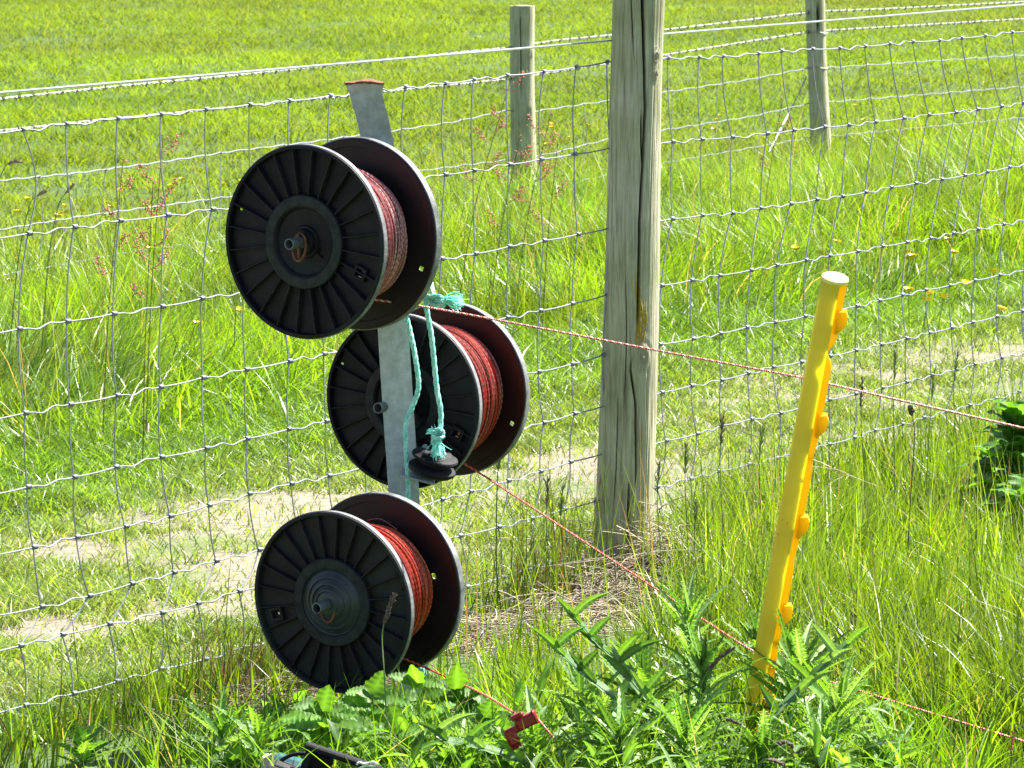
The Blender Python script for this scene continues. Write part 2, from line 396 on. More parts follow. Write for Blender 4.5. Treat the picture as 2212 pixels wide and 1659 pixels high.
# ------------------------------------------------------------------ near fence
UR1 = [-62, 44, 144, 248, 347, 442, 533, 624, 707, 788, 869, 956, 1021, 1098, 1169, 1241, 1312, 1378, 1443, 1508, 1566, 1633, 1691, 1752, 1809, 1864, 1919, 1974, 2025, 2077, 2128, 2184, 2236]
ROWS = [
 [(-62,293),(44,280),(144,268),(248,256),(347,247),(442,236.5),(533,226),(624,218),(707,207),(788,198),(869,188),(956,180),(1021,172),(1098,163),(1169,154.5),(1241,145),(1312,134),(1443,125),(1508,123.5),(1566,121.5),(1633,115.5),(1691,110),(1752,106),(1809,104),(1864,100),(1919,94.5),(1974,90),(2025,87),(2077,82),(2128,77),(2184,70),(2240,64)],
 [(-62,520),(56,504),(157,490),(260,477),(357,465),(455,452),(958,377),(1031,367),(1100,355.5),(1173,343.5),(1243,333),(1309,320.5),(1446,306),(1513,301),(1583,296),(1650,289),(1713,281),(1775,274),(1834,270),(1895,263),(1952,255),(2009,248),(2062,242.5),(2114,236),(2163,229.5),(2240,218)],
 [(-62,728),(45,711),(145,694),(246,678),(344,662),(437,645),(955,559),(1027,547),(1099,532.5),(1171,519.5),(1243,506),(1309,492.5),(1444,473),(1513,465),(1580,460),(1644,450),(1703,440),(1761,431),(1817,424),(1872,415),(1927,404.6),(1980,396),(2032,387),(2082,378.6),(2133,370.5),(2240,350)],
 [(-62,912),(49,892),(149,873),(250,854),(346,836),(438,816),(531,797.6),(618,780),(698,764.6),(1093,686),(1166,671.7),(1237,656),(1298,638),(1431,617),(1494,606),(1556,595),(1618,584),(1676,573),(1735,562),(1791,553),(1847,543),(1901,532),(1956,523),(2009,514),(2060,503),(2111,494),(2162,484),(2240,470)],
 [(-62,1075),(57,1052),(155,1030),(255,1009),(347,988),(440,968),(532,947),(621,927),(702,910),(1158,803),(1231,786),(1293,768),(1428,744),(1492,732),(1553,719.4),(1616,707),(1674,696),(1735,683),(1844,661),(1901,649),(1954,637),(2004,626),(2056,616),(2107,605),(2157,594),(2240,578)],
 [(-62,1208),(72,1182),(170,1160),(269,1137),(362,1115),(454,1092),(543,1067),(629,1046),(713,1028),(1169,913),(1235,893),(1293,879),(1431,848),(1494,834),(1557,821),(1621,806),(1674,793),(1735,782),(1844,757),(1901,744),(1953,731),(2004,719),(2056,708),(2105,696),(2155,684),(2240,664)],
 [(-62,1340),(92,1311),(187,1287),(285,1261),(378,1237),(469,1212),(561,1188),(957,1079),(1028,1060),(1094,1039),(1166,1018),(1236,998),(1291,983),(1434,952),(1501,937),(1561,920),(1623,906),(1683,892),(1795,864),(1848,851),(1906,837),(1958,825),(2009,810),(2060,798),(2113,786),(2164,773),(2240,755)],
 [(-62,1418),(42,1395),(138,1371),(238,1348),(351,1322),(423,1303),(513,1277),(997,1158),(1072,1139),(1146,1120),(1222,1099),(1283,1085),(1424,1052),(1490,1035),(1552,1018),(1614,1004),(1676,989),(1786,960),(1839,945),(1895,929),(1947,916),(1996,902),(2045,889),(2096,875),(2240,836)],
 [(-62,1552),(57,1524),(153,1498),(252,1472),(343,1445),(435,1425),(528,1398),(1013,1267),(1084,1247),(1154,1226),(1230,1205),(1283,1193),(1429,1150),(1610,1102),(1676,1088),(1786,1057),(1844,1042),(1899,1023),(1952,1006),(1998,991),(2045,978),(2157,946),(2240,922)],
 [(-62,1690),(72,1651),(160,1623),(263,1591),(500,1526),(1200,1325),(1700,1165),(1835,1130),(1992,1078),(2240,1008)],
]
SH = [
 [(0, 0)],
 [(44, 11), (442, 13), (956, 2), (1241, 2), (1508, 6), (1566, 17), (1691, 22), (1809, 25), (1919, 33), (2025, 37), (2128, 35), (2184, 26)],
 [(44, 1), (442, -5), (956, -1), (1241, 2), (1508, 5), (1566, 14), (1691, 12), (1919, 8), (2077, 5), (2184, -1)],
 [(44, 5), (442, -4), (624, -6), (707, -9), (1169, -2), (1241, -4), (1443, -12), (1566, -10), (1691, -15), (1919, -18), (2184, -22)],
 [(44, 13), (442, -2), (707, -5), (1169, -11), (1241, -10), (1443, -15), (1691, -17), (1919, -20), (2184, -27)],
 [(44, 28), (442, 12), (707, 6), (1169, 0), (1241, -6), (1443, -12), (1566, -9), (1691, -17), (2077, -21), (2184, -29)],
 [(44, 48), (442, 27), (533, 28), (956, 1), (1241, -5), (1443, -9), (1566, -5), (1809, -14), (2184, -20)],
 [(44, -2), (144, -6), (248, -10), (347, -2), (442, -19), (533, -20), (956, -24), (1169, -23), (1443, -20), (1566, -14), (1809, -23), (2077, -32), (2184, -36)],
 [(44, 13), (144, 9), (248, 4), (347, -4), (533, -5), (1098, -14), (1443, -14), (1809, -22), (2077, -32), (2184, -34)],
 [(44, 16), (533, 0), (1098, -14), (1443, -14), (1809, -28), (2184, -40)],
]
KN = np.zeros((10, len(UR1), 2))
for r in range(10):
    cu = [a for a, _ in ROWS[r]]; cv = [b_ for _, b_ in ROWS[r]]
    for c, u1 in enumerate(UR1):
        u = u1 + np.interp(u1, [a for a, _ in SH[r]], [b_ for _, b_ in SH[r]])
        KN[r, c] = (u, np.interp(u, cu, cv))
base = fence_pt(1345, 1273); 
fence = thing("wire_fence", (float(base[0]), float(base[1]), 0), "near fence of sheep netting and plain top wire on a tall cracked wooden post", "fence")
KP = np.zeros((10, len(UR1), 3))
for r in range(10):
    for c in range(len(UR1)):
        KP[r, c] = fence_pt(*KN[r, c]) + np.array([FN[0], FN[1], 0]) * random.uniform(-.006, .006)
FD3 = np.array([FD[0], FD[1], 0])
def crimped(a, b_, kink, amp):
    n = 14; t = np.linspace(0, 1, n, endpoint=False)
    P = a + (b_ - a) * t[:, None]
    P[:, 2] += -.0016 * np.sin(np.pi * t)
    if kink:
        P[:, 2] += kink * amp * (-np.exp(-((t - .38) / .13) ** 2) + np.exp(-((t - .66) / .13) ** 2)) * 1.0
    return P
for r in range(10):
    mb = MB(); pts = []
    for c in range(len(UR1) - 1):
        k = 1 if (c + (r > 1)) % 2 == 0 else (1 if random.random() < .18 else 0)
        if c in (0, 14, 15, 16, 17): k = 0
        amp = random.uniform(.0028, .0046)
        pts.append(crimped(KP[r, c], KP[r, c + 1], -k if random.random() < .25 else k, amp))
    pts = np.vstack(pts + [KP[r, -1][None]])
    if r < 9:
        mb.tube(pts, .0018 if r == 0 else .0016, 6)
        mb.build("line_wire", M_WIRE, fence)
    else:
        twisted(mb, pts, .0014, .0012, 2, .04, 5, 6)
        for s in np.arange(0, len(pts) - 8, 11):
            p = pts[s]
            for q in range(3):
                d = np.array([random.gauss(0, 1) for _ in range(3)]); d /= np.linalg.norm(d)
                mb.tube([p - d * .012, p + d * .012], .0011, 4)
        tag(mb.build("barbed_wire", M_BARB, fence), "twisted barbed strand low in the grass")
for c in range(len(UR1)):
    mb = MB()
    for r in range(8):
        a = KP[r, c]; b_ = KP[r + 1, c]
        n = 9; t_ = np.linspace(0, 1, n)
        P = a + (b_ - a) * t_[:, None]
        sgn = 1 if r % 2 == 0 else -1
        bow = (.004 + .012 * random.random()) * (1 if r in (0, 6, 7) else .5)
        P += FD3 * (bow * np.sin(np.pi * t_) * (-1 if r < 6 else 1))[:, None]
        if r == 0 and c in (1, 2): P += FD3 * ((.045 if c == 1 else .0) * np.sin(np.pi * t_))[:, None]
        mb.tube(P, .0015, 5)
    for r in range(9):
        k = 3.6 if r else 2.2
        m = int(k * 9); a = np.linspace(0, k * 2 * np.pi, m)
        d = (KP[r, min(c + 1, len(UR1) - 1)] - KP[r, max(c - 1, 0)]); d /= np.linalg.norm(d)
        s1 = np.cross(d, [FN[0], FN[1], 0]); s1 /= np.linalg.norm(s1); s2 = np.cross(d, s1)
        ln = .0036 * k
        P = KP[r, c] + d * np.linspace(-.2 * ln, .8 * ln, m)[:, None] + .0037 * (np.cos(a)[:, None] * s1 + np.sin(a)[:, None] * s2)
        mb.tube(P, .0016, 5)
    mb.build("stay_wire", M_WIRE, fence)
# plain top wire
P = smooth_path([fence_pt(u, v) for u, v in [(-80, 206.5), (0, 200), (660, 144), (1315, 88), (1440, 73), (1820, 42), (2300, 3)]], 8)
tag(MB().tube(P, .0024, 8).build("top_wire", M_TOPWIRE, fence), "bright plain straining wire above the netting")

# weathered post, real crack notches and grain cut into the surface
def wood_mat(name, crackside=True, lichen=False):
    m, t, b = mat_new(name)
    mp = objmap(t, (1, 1, .045)); mpf = objmap(t, 1)
    n1 = noise(t, mp, 160, 6, .7); n2 = noise(t, mpf, 6, 4); n3 = noise(t, mp, 420, 4, .7)
    r1 = ramp(t, n1.outputs[0], [(.28, (.19, .165, .115)), (.5, (.46, .425, .325)), (.72, (.66, .625, .51))])
    r2 = ramp(t, n2.outputs[0], [(.3, (.66, .72, .50)), (.7, (1.0, 1.0, .98))])
    mu = t.nodes.new("ShaderNodeMix"); mu.data_type = 'RGBA'; mu.blend_type = 'MULTIPLY'; mu.inputs[0].default_value = 1
    t.links.new(r1.outputs[0], mu.inputs[6]); t.links.new(r2.outputs[0], mu.inputs[7])
    cur = mu.outputs[2]
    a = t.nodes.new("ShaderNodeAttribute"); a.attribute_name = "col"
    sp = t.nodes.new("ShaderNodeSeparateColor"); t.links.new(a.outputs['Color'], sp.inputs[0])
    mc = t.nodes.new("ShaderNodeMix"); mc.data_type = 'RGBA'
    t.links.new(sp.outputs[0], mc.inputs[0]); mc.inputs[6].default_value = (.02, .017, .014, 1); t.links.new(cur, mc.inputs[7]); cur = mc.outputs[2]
    if lichen:   # green channel: lichen growth, blue channel: knot wood
        nl = noise(t, mpf, 190, 3); ml = mth(t, 'MULTIPLY', sp.outputs[1], mth(t, 'GREATER_THAN', nl.outputs[0], .41))
        mm = t.nodes.new("ShaderNodeMix"); mm.data_type = 'RGBA'
        t.links.new(ml, mm.inputs[0]); t.links.new(cur, mm.inputs[6]); mm.inputs[7].default_value = (.36, .24, .02, 1)
        cur = mm.outputs[2]
        mk = t.nodes.new("ShaderNodeMix"); mk.data_type = 'RGBA'
        t.links.new(mth(t, 'MULTIPLY', sp.outputs[2], .6), mk.inputs[0]); t.links.new(cur, mk.inputs[6]); mk.inputs[7].default_value = (.20, .17, .12, 1)
        cur = mk.outputs[2]
    t.links.new(cur, b.inputs['Base Color']); b.inputs['Roughness'].default_value = .85; b.inputs['Specular IOR Level'].default_value = .2
    bp = t.nodes.new("ShaderNodeBump"); bp.inputs['Strength'].default_value = .55; bp.inputs['Distance'].default_value = .003
    t.links.new(n1.outputs[0], bp.inputs['Height'])
    b2 = t.nodes.new("ShaderNodeBump"); b2.inputs['Strength'].default_value = .4; b2.inputs['Distance'].default_value = .001
    t.links.new(n3.outputs[0], b2.inputs['Height']); t.links.new(bp.outputs[0], b2.inputs['Normal']); t.links.new(b2.outputs[0], b.inputs['Normal'])
    return m
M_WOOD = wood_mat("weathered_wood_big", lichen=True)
M_WOOD2 = wood_mat("weathered_wood")
def post_mesh(top, bot, r0, r1, cracks, nth, nz, parent, mat_, name="post", lichen=None, knots=(), ragged=.002):
    """top/bot: axis ends. cracks: list of [(t, ang)] paths, t 0 top..1 bottom, ang 0 = facing camera (-Y), + to the right"""
    top = np.array(top); bot = np.array(bot)
    t = np.linspace(0, 1, nz)[:, None]; th = np.linspace(-np.pi, np.pi, nth, endpoint=False)[None, :]
    Rr = r0 + (r1 - r0) * t + np.zeros_like(th)
    Rr = Rr + .0022 * np.sin(2 * th + 6 * t) + .0018 * np.sin(9 * t + 1 + th)
    grain = vnoise(th * 26 + 0 * t, t * 6 + 0 * th, 1.0, 5) * .6 + vnoise(th * 60, t * 14, 1.0, 6) * .4
    Rr += (grain - .5) * .0022
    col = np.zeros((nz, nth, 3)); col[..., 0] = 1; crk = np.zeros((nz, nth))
    for path, wid, dep in cracks:
        ts = [p[0] for p in path]; an = [p[1] for p in path]
        c = np.interp(t[:, 0], ts, an)[:, None] + .012 * (vnoise(t * 60, 0 * t, 1, 9) - .5)
        ends = sstep(ts[0] - .001, ts[0] + .06, t) * (1 - sstep(ts[-1] - .06, ts[-1] + .001, t))
        d = np.abs(th - c) / wid
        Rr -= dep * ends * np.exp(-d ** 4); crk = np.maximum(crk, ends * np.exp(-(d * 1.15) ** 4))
    for (kt, ka, ks, kh) in knots:
        d2 = ((t - kt) / (ks * .55)) ** 2 + ((th - ka) / (ks * 9)) ** 2
        bumpy = np.exp(-d2) * kh * (1 + .8 * np.cos(np.sqrt(d2) * 9)) ; Rr += bumpy
        col[..., 2] = np.maximum(col[..., 2], np.exp(-d2 * 1.2))
    if lichen is not None:
        for (l0, l1, la, lw) in lichen:
            nl = vnoise(t * 90, th * 14, 1, 8)
            m_ = sstep(l0 - .01, l0 + .02, t) * (1 - sstep(l1 - .02, l1 + .01, t)) * (np.abs(th - la - .05 * np.sin(t * 70)) < lw * (.4 + nl))
            col[..., 1] = np.maximum(col[..., 1], m_); Rr += m_ * .0012
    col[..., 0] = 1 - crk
    ax = bot - top
    P = top + ax * t[..., None] + np.stack([Rr * np.sin(th), -Rr * np.cos(th), 0 * Rr], -1)
    P[0, :, 2] += ragged * (vnoise(th[0] * 3, th[0] * 0, 1, 2) - .5) * 2
    V = P.reshape(-1, 3)
    i = np.arange(nz - 1)[:, None] * nth; j = np.arange(nth)[None, :]; j2 = (j + 1) % nth
    Q = np.stack([i + j, i + nth + j, i + nth + j2, i + j2], -1).reshape(-1, 4)
    cN = len(V); V = np.vstack([V, top + [0, 0, .002]])
    k = np.arange(nth); T_ = np.stack([k, (k + 1) % nth, np.full(nth, cN)], -1)
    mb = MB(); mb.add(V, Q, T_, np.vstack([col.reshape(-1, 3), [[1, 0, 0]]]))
    return mb.build(name, mat_, parent)
YP = 12.74
pt = at(1381, 0, YP); pb = at(1345, 1273, YP); ax = pt - pb
top = pb + ax * 1.16; bot = pb - ax * .06
def tt(v): return (1.16 - (1273 - v) / 1273.) / 1.22
def aa(u, v):
    c = 1381 - (v / 1273.) * 36; return math.asin(max(-.98, min(.98, (u - c) / (59 + v * .001))))
cr = [([(tt(v), aa(u, v)) for u, v in [(-0 + 1386, -150), (1386, 0), (1390, 120), (1393, 230), (1389, 330), (1381, 480), (1379, 620), (1376, 722)]], .050, .022),
      ([(tt(v), aa(u, v)) for u, v in [(1366, 745), (1361, 790), (1372, 860), (1374, 1000), (1372, 1075)]], .036, .02),
      ([(tt(v), aa(u, v)) for u, v in [(1358, 1010), (1356, 1100), (1355, 1240)]], .036, .02),
      ([(tt(v), aa(u, v)) for u, v in [(1360, -100), (1362, 0), (1366, 90), (1370, 140)]], .022, .008),
      ([(tt(v), aa(u, v)) for u, v in [(1383, 220), (1384, 300), (1388, 400)]], .03, .014),
      ([(tt(v), aa(u, v)) for u, v in [(1350, 560), (1352, 720), (1347, 900)]], .016, .006),
      ([(tt(v), aa(u, v)) for u, v in [(1335, 820), (1330, 1000), (1322, 1120)]], .016, .005)]
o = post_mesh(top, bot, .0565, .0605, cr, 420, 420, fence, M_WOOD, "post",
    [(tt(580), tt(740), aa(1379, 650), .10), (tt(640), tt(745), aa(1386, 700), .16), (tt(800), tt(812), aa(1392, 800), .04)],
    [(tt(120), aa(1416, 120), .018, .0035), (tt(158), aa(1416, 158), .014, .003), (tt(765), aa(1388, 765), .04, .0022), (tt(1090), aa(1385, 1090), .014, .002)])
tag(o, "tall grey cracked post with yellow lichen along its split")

# ------------------------------------------------------------------ far fence
def yfar(u):
    return 1 / np.interp(u, [-200, 0, 1128, 1762, 2212, 2400], [1 / 21.3, 1 / 22., 1 / 27., 1 / 31., 1 / 34.5, 1 / 36.])
FARL = [
 ("barbed_wire", [(-60,220),(0,213.6),(260,186),(496,164),(752,138),(1100,103),(1205,87),(1312,77),(1441,64),(1619,43),(1740,28),(1785,24),(1900,20),(2212,4),(2280,2)]),
 ("barbed_wire", [(-60,287),(0,283),(202,261),(393,243),(755,207),(839,197),(1027,178),(1100,171),(1277,143),(1441,118),(1619,89.5),(1740,70),(1785,66),(2212,41),(2280,38)]),
 ("line_wire", [(-60,396),(0,390),(178,372.5),(349,350),(508,326),(653,309),(847,283),(983,263),(1098,238),(1160,240),(1312,218),(1438,199),(1619,172),(1740,148),(1785,146.5),(2212,119),(2280,115)]),
 ("line_wire", [(-60,505),(0,496),(178,467),(321,448),(489,425.6),(948,364),(1100,345),(1184,333),(1312,301),(1434,281),(1619,252.5),(1740,225),(1785,221),(2212,187),(2280,182)]),
 ("line_wire", [(-60,605),(0,595),(143,570),(286,543),(476,519),(1100,425),(1434,352),(1740,299),(1785,295),(2212,254),(2280,250)]),
 ("line_wire", [(-60,690),(0,680),(476,600),(1100,500),(1434,418),(1740,364),(1785,360),(2212,315),(2280,309)]),
]
f1 = at(1130, 440, float(yfar(1130)))
far = thing("wire_fence", (float(f1[0]), float(f1[1]), float(gz(f1[0], f1[1]))), "far fence of barbed wire and netting on two small grey posts across the meadow", "fence")
farpts = []
for li, (nm, ps) in enumerate(FARL):
    pu = [p[0] for p in ps]; pv = [p[1] for p in ps]
    us = np.arange(-60, 2280, 8.)
    vs = np.interp(us, pu, pv)
    if nm == "line_wire": vs = vs + 1.1 * np.sin(us / 7.)
    P = np.array([at(u, v, float(yfar(u))) for u, v in zip(us, vs)])
    farpts.append((us, P))
    mb = MB()
    if nm == "barbed_wire":
        twisted(mb, P, .0026, .0022, 2, .09, 4, 6)
        for v_ in mb.v: mb.c.append(np.broadcast_to(np.array([.40, .41, .39]), v_.shape))
        mb2 = mb; RB = (.16, .13, .10)
        Q_ = resample(P, .125)
        for p in Q_[1:-1]:
            for q in range(3):
                d = np.array([random.gauss(0, .6), random.gauss(0, .6), random.gauss(0, 1)]); d /= np.linalg.norm(d)
                mb2.tube([p - d * .013, p + d * .013], .0018, 4, True, RB)
            mb2.tube([p + [-.009, 0, 0], p + [.009, 0, 0]], .0046, 5, True, RB)
        mb.build(nm, M_BARBC, far)
    else:
        mb.tube(P, .0026, 5)
        mb.build(nm, M_WIRE, far)
mb = MB()
for u in list(np.arange(-40, 1100, 130.)) + list(np.arange(1165, 1740, 95.)) + list(np.arange(1800, 2260, 78.)):
    P = []
    for li in (2, 3, 4, 5):
        us, PP = farpts[li]; k = int(np.argmin(abs(us - u - random.uniform(-6, 6)))); P.append(PP[k])
    P = smooth_path(P, 5); mb = MB(); mb.tube(P, .0018, 4)
    for q in P[::5]: mb.tube([q + [-.007, 0, 0], q + [.007, 0, 0]], .005, 5)
    mb.build("stay_wire", M_BARB, far)
y1 = float(yfar(1128)); y2 = float(yfar(1762))
a = at(1127.5, 12, y1 - .08); b_ = at(1134, 700, y1 - .08)
o = post_mesh(a, b_, .056, .062, [([(0, -.1), (.12, -.12), (.3, -.1)], .04, .008)], 96, 90, far, M_WOOD2, "post", None, [(.15, .6, .04, .003), (.33, .5, .05, .003), (.5, -.5, .04, .003)])
tag(o, "flat topped round grey post")
a = at(1760, -8, y2 - .08); b_ = at(1782, 560, y2 - .08)
o = post_mesh(a, b_, .051, .056, [([(0, .25), (.08, .2), (.16, .1)], .2, .012)], 96, 90, far, M_WOOD2, "post", None, [(.3, -.5, .04, .003)], ragged=.008)
tag(o, "leaning post with a split top")
P = resample([at(1742, 165, y2 - .05), at(1722, 210, y2 - .1), at(1660, 330, y2 - .6)], .05)
mb = MB(); twisted(mb, P, .003, .0022, 2, .1, 4, 6); mb.build("brace_wire", M_BARB, far)
# staples / lashing at split post
for v in (70, 146): 
    mb = MB()
    q = at(1764, v, y2 - .08)
    th_ = np.linspace(0, 2 * np.pi, 20); mb.tube(np.stack([q[0] + .056 * np.cos(th_), q[1] + .056 * np.sin(th_), q[2] + .004 * np.sin(3 * th_)], -1), .0022, 4, False)
    mb.build("lashing_wire", M_BARB, far)

# ------------------------------------------------------------------ reel stand (steel angle)
YI = 10.60
CL = [(787, 181), (793, 215), (803, 250), (811, 285), (819, 330), (830, 430), (843, 600), (849, 705), (860, 880), (873, 1075), (884, 1300), (896, 1500), (902, 1600), (905, 1660)]
stand_base = at(903, 1615, YI)
stand = thing("reel_stand", tuple(float(x) for x in (stand_base[0], YI, 0)), "bent grey steel angle post with rusty flared top carrying three wire reels", "post")
cl = smooth_path([at(u, v, YI + (.0 if v > 300 else (300 - v) * -.0003)) for u, v in CL], 8)
wid = np.interp(cl[:, 2], [0, .5, 1.0, 1.2], [.054, .055, .056, .058])
th_ = .004
mb = MB()
m = len(cl); Vv = []
flare = np.array([max(0, 1 - k / 7.) for k in range(m)])
yaw = R(-3)                           # front leaf turned slightly to the left
ex = np.array([math.cos(yaw), -math.sin(yaw), 0]); ey = np.array([math.sin(yaw), math.cos(yaw), 0])
prof0 = [(-.5, 0), (.5, 0), (.5, .9), (.43, .9), (.43, .075), (-.5, .075)]
for k in range(m):
    for (a_, b2) in prof0:
        wv = wid[k] * (1 + .22 * flare[k] ** 2)
        Vv.append(cl[k] + ex * a_ * wv + ey * b2 * wid[k])
n_ = 6; i = np.arange(m - 1)[:, None] * n_; j = np.arange(n_)[None, :]; j2 = (j + 1) % n_
Q = np.stack([i + j, i + j2, i + n_ + j2, i + n_ + j], -1).reshape(-1, 4)
mb.add(Vv, Q, None); mb.build("angle_iron", M_STEEL, stand, smooth=False)
# rusty hammered lip
mb = MB(); tp = cl[0]
lip = []
for k in range(25):
    s = k / 24 - .5
    xx = s * .069; bul = .0035 * math.exp(-((s - .15) / .22) ** 2)
    for (yy, zz) in ((-.006, -.0015), (-.0065, .0015 + bul * .3), (.012, .003 + bul), (.045, .001), (.045, -.002), (.01, -.003)):
        lip.append(tp + ex * xx + ey * (yy + random.uniform(-.001, .001)) + np.array([0, 0, zz + random.uniform(-.0006, .0006) - .003 * abs(s) * 2 + .003]))
i = np.arange(24)[:, None] * 6; j = np.arange(6)[None, :]; j2 = (j + 1) % 6
Q = list(np.stack([i + j, i + 6 + j, i + 6 + j2, i + j2], -1).reshape(-1, 4)) + [[0, 1, 4, 5], [1, 2, 3, 4], [149, 148, 145, 144], [148, 147, 146, 145]]
mb.add(lip, np.array(Q)); tag(mb.build("hammered_top", M_RUST, stand), "rust brown mushroomed top edge")

# reels ---------------------------------------------------------------
def axis_frame(alpha, phi):
    """axis pointing away from the camera, tilted alpha to the right, phi = direction in the picture"""
    sa, ca = math.sin(alpha), math.cos(alpha)
    right = np.array([1, 0, 0]); up = np.array([0, SP, CP]); fw = np.array([0, CP, -SP])
    z = sa * math.cos(phi) * right + sa * math.sin(phi) * up + ca * fw
    x = np.cross([0, 0, 1], z); x /= np.linalg.norm(x); y = np.cross(z, x)
    M = np.eye(4); M[:3, 0] = x; M[:3, 1] = y; M[:3, 2] = z
    return M
def make_reel(label, u, v, Yc, Rr, L, alpha, phi, spin, twcols, fmat, face, rw, cone=False, holes=(), farhole=(.148, 3.5, .004, .028)):
    M = axis_frame(alpha, phi)
    root = bpy.data.objects.new("wire_reel", None); root.empty_display_size = .05; link(root)
    root.location = at(u, v, Yc); ORG[root] = np.zeros(3)
    M4 = Matrix([[M[i, j] for j in range(4)] for i in range(4)])
    q = M4.to_quaternion() @ Matrix.Rotation(spin, 4, 'Z').to_quaternion()
    root.rotation_mode = 'QUATERNION'; root.rotation_quaternion = q
    tag(root, label, "reel", "black plastic reels of polywire on the steel stand")
    k = Rr / .171
    def S(p): return [(a * k, b_) for a, b_ in p]
    def keep(c):
        ok = np.ones(len(c), bool)
        rr = np.hypot(c[:, 0], c[:, 1]); an = np.arctan2(c[:, 1], c[:, 0])
        for (hr, ha, dr, da) in holes:
            dd = (an - ha + np.pi) % (2 * np.pi) - np.pi
            ok &= ~((abs(rr - hr * k) < dr) & (abs(dd) < da))
        return ok
    webr = list(np.arange(.086, .161, .0035))
    prof = [(.016, .004), (.028, .004), (.030, .008)] + [(.031 + .0025 * q_, .008) for q_ in range(8)] + [(.050, .008), (.058, .0065), (.0615, .001), (.064, -.0005), (.082, -.0005), (.0835, .001), (.0845, .0115)] + [(r_, .0115) for r_ in webr] + [(.1625, .0115), (.1635, .001), (.1645, -.0003), (.170, -.0003), (.171, .001), (.171, .0135), (.1695, .0155), (.1625, .0155)] + [(r_, .0155) for r_ in webr[::-1]] + [(.016, .0155)]
    if cone:
        prof[0:14] = [(.016, -.010), (.024, -.010), (.027, -.007), (.040, -.004), (.046, .001), (.056, .003), (.060, .004)]
    nf = MB().lathe(S(prof), 192, None, True, keep)
    fl = nf.build("flange", face, root, org=np.zeros(3))
    rb = MB()
    for q_ in range(24):
        a = 2 * math.pi * (q_ + .5) / 24
        if False: continue
        rt = np.array([[math.cos(a), -math.sin(a), 0], [math.sin(a), math.cos(a), 0], [0, 0, 1]])
        c = rt @ np.array([.1235 * k, 0, .0062])
        rb.box(c, (.0795 * k, .0021, .0106), rt, .0006)
    MB().lathe(S([(.1712, .0028), (.1722, .0036), (.1722, .0130), (.1712, .0142), (.1700, .0142), (.1700, .0028)]), 192).build("rim", M_RIM, fl, org=np.zeros(3))
    MB().lathe(S([(.0640, -.0004), (.0650, -.0014), (.0812, -.0014), (.0822, -.0004), (.0822, .001), (.0640, .001)]), 128).build("hub_ring", M_HRING, fl, org=np.zeros(3))
    rb.build("flange_ribs", M_RIB, fl, org=np.zeros(3))
    # moulded pocket plate in one cell
    a = holes[0][1] if holes else 0
    pk = MB()
    for (hr, ha, dr, da) in holes[:1]:
        rt = np.array([[math.cos(ha), -math.sin(ha), 0], [math.sin(ha), math.cos(ha), 0], [0, 0, 1]])
        for (ox, sx_, oy, sy_) in ((-.0105, .005, 0, .024), (.0105, .005, 0, .024), (0, .016, .0095, .005), (0, .016, -.0095, .005)):
            pk.box(rt @ np.array([hr * k + ox, oy, .0065]), (sx_, sy_, .0085), rt, .0006)
    if holes: pk.build("line_slot", face, fl, org=np.zeros(3))
    # far flange
    pf = [(.016, L - .0155), (.060, L - .0155), (.062, L - .0155)] + [(r_, L - .0155) for r_ in webr[:-1]] + [(.1555, L - .0155), (.1565, L - .0185), (.1685, L - .0185), (.171, L - .0165), (.171, L - .001), (.1695, L), (.1645, L), (.1635, L - .0115)] + [(r_, L - .0115) for r_ in webr[::-1]] + [(.084, L - .0115), (.082, L), (.03, L), (.016, L - .003)]
    def keep2(c):
        ok = np.ones(len(c), bool); rr = np.hypot(c[:, 0], c[:, 1]); an = np.arctan2(c[:, 1], c[:, 0])
        for (hr, ha, dr, da) in (farhole,):
            dd = (an - ha + np.pi) % (2 * np.pi) - np.pi
            ok &= ~((abs(rr - hr * k) < dr) & (abs(dd) < da))
        return ok
    MB().lathe(S(pf), 192, None, True, keep2).build("flange", fmat, root, org=np.zeros(3))
    MB().lathe(S([(.1712, L - .0168), (.1724, L - .0158), (.1724, L - .002), (.1712, L - .0005), (.1700, L - .0005), (.1700, L - .0168)]), 192).build("rim", M_RIM, [c_ for c_ in root.children if c_.name.startswith("flange")][-1], org=np.zeros(3))
    # core
    MB().lathe([(.018, .012), (rw * .80, .012), (rw * .80, L - .012), (.018, L - .012)], 96).build("core", M_PLASTIC, root, org=np.zeros(3))
    # windings: wraps laid side by side, crossing slightly
    mb = MB(); pitch = .0036; nT = int((L - .036) / pitch); layers = 2
    for ly in range(layers):
        for q_ in range(nT if ly == 0 else nT // 2):
            z = .018 + (L - .036) * ((q_ + .5) / nT if ly == 0 else random.random())
            s = (z - .018) / (L - .036)
            rad = rw * (.80 + .20 * math.sin(math.pi * (s * .9 + .06)) ** .55) + ly * .0022 + random.uniform(-.0015, .0015)
            th_ = np.linspace(0, 2 * np.pi, 220)
            wob = .0035 * math.sin(random.uniform(0, 6.28)) * np.sin(th_ + random.uniform(0, 6.28)) + .0012 * np.sin(3 * th_ + random.uniform(0, 6.28))
            zz = np.clip(z + wob * (1 + ly), .0175, L - .0205)
            rr = rad + .0008 * np.sin(2 * th_ + random.uniform(0, 6))
            P = np.stack([rr * np.cos(th_), rr * np.sin(th_), zz], -1)
            # a two-tone twisted cord
            a2 = th_ * rad / .011 * 2 * np.pi
            c1 = np.array(random.choice(twcols)); c2 = np.array(random.choice(twcols)) * random.uniform(.6, 1.1)
            ii = np.arange(220 * 6); cc = np.where(((ii // 6) + (ii % 6) // 2 + int(random.random() * 9))[:, None] % 3 < 2, c1, c2)
            rmod = .00185 * (1 + .16 * np.cos(np.arange(220) * np.pi * .667))
            mb.tube(P, rmod, 6, False, cc)
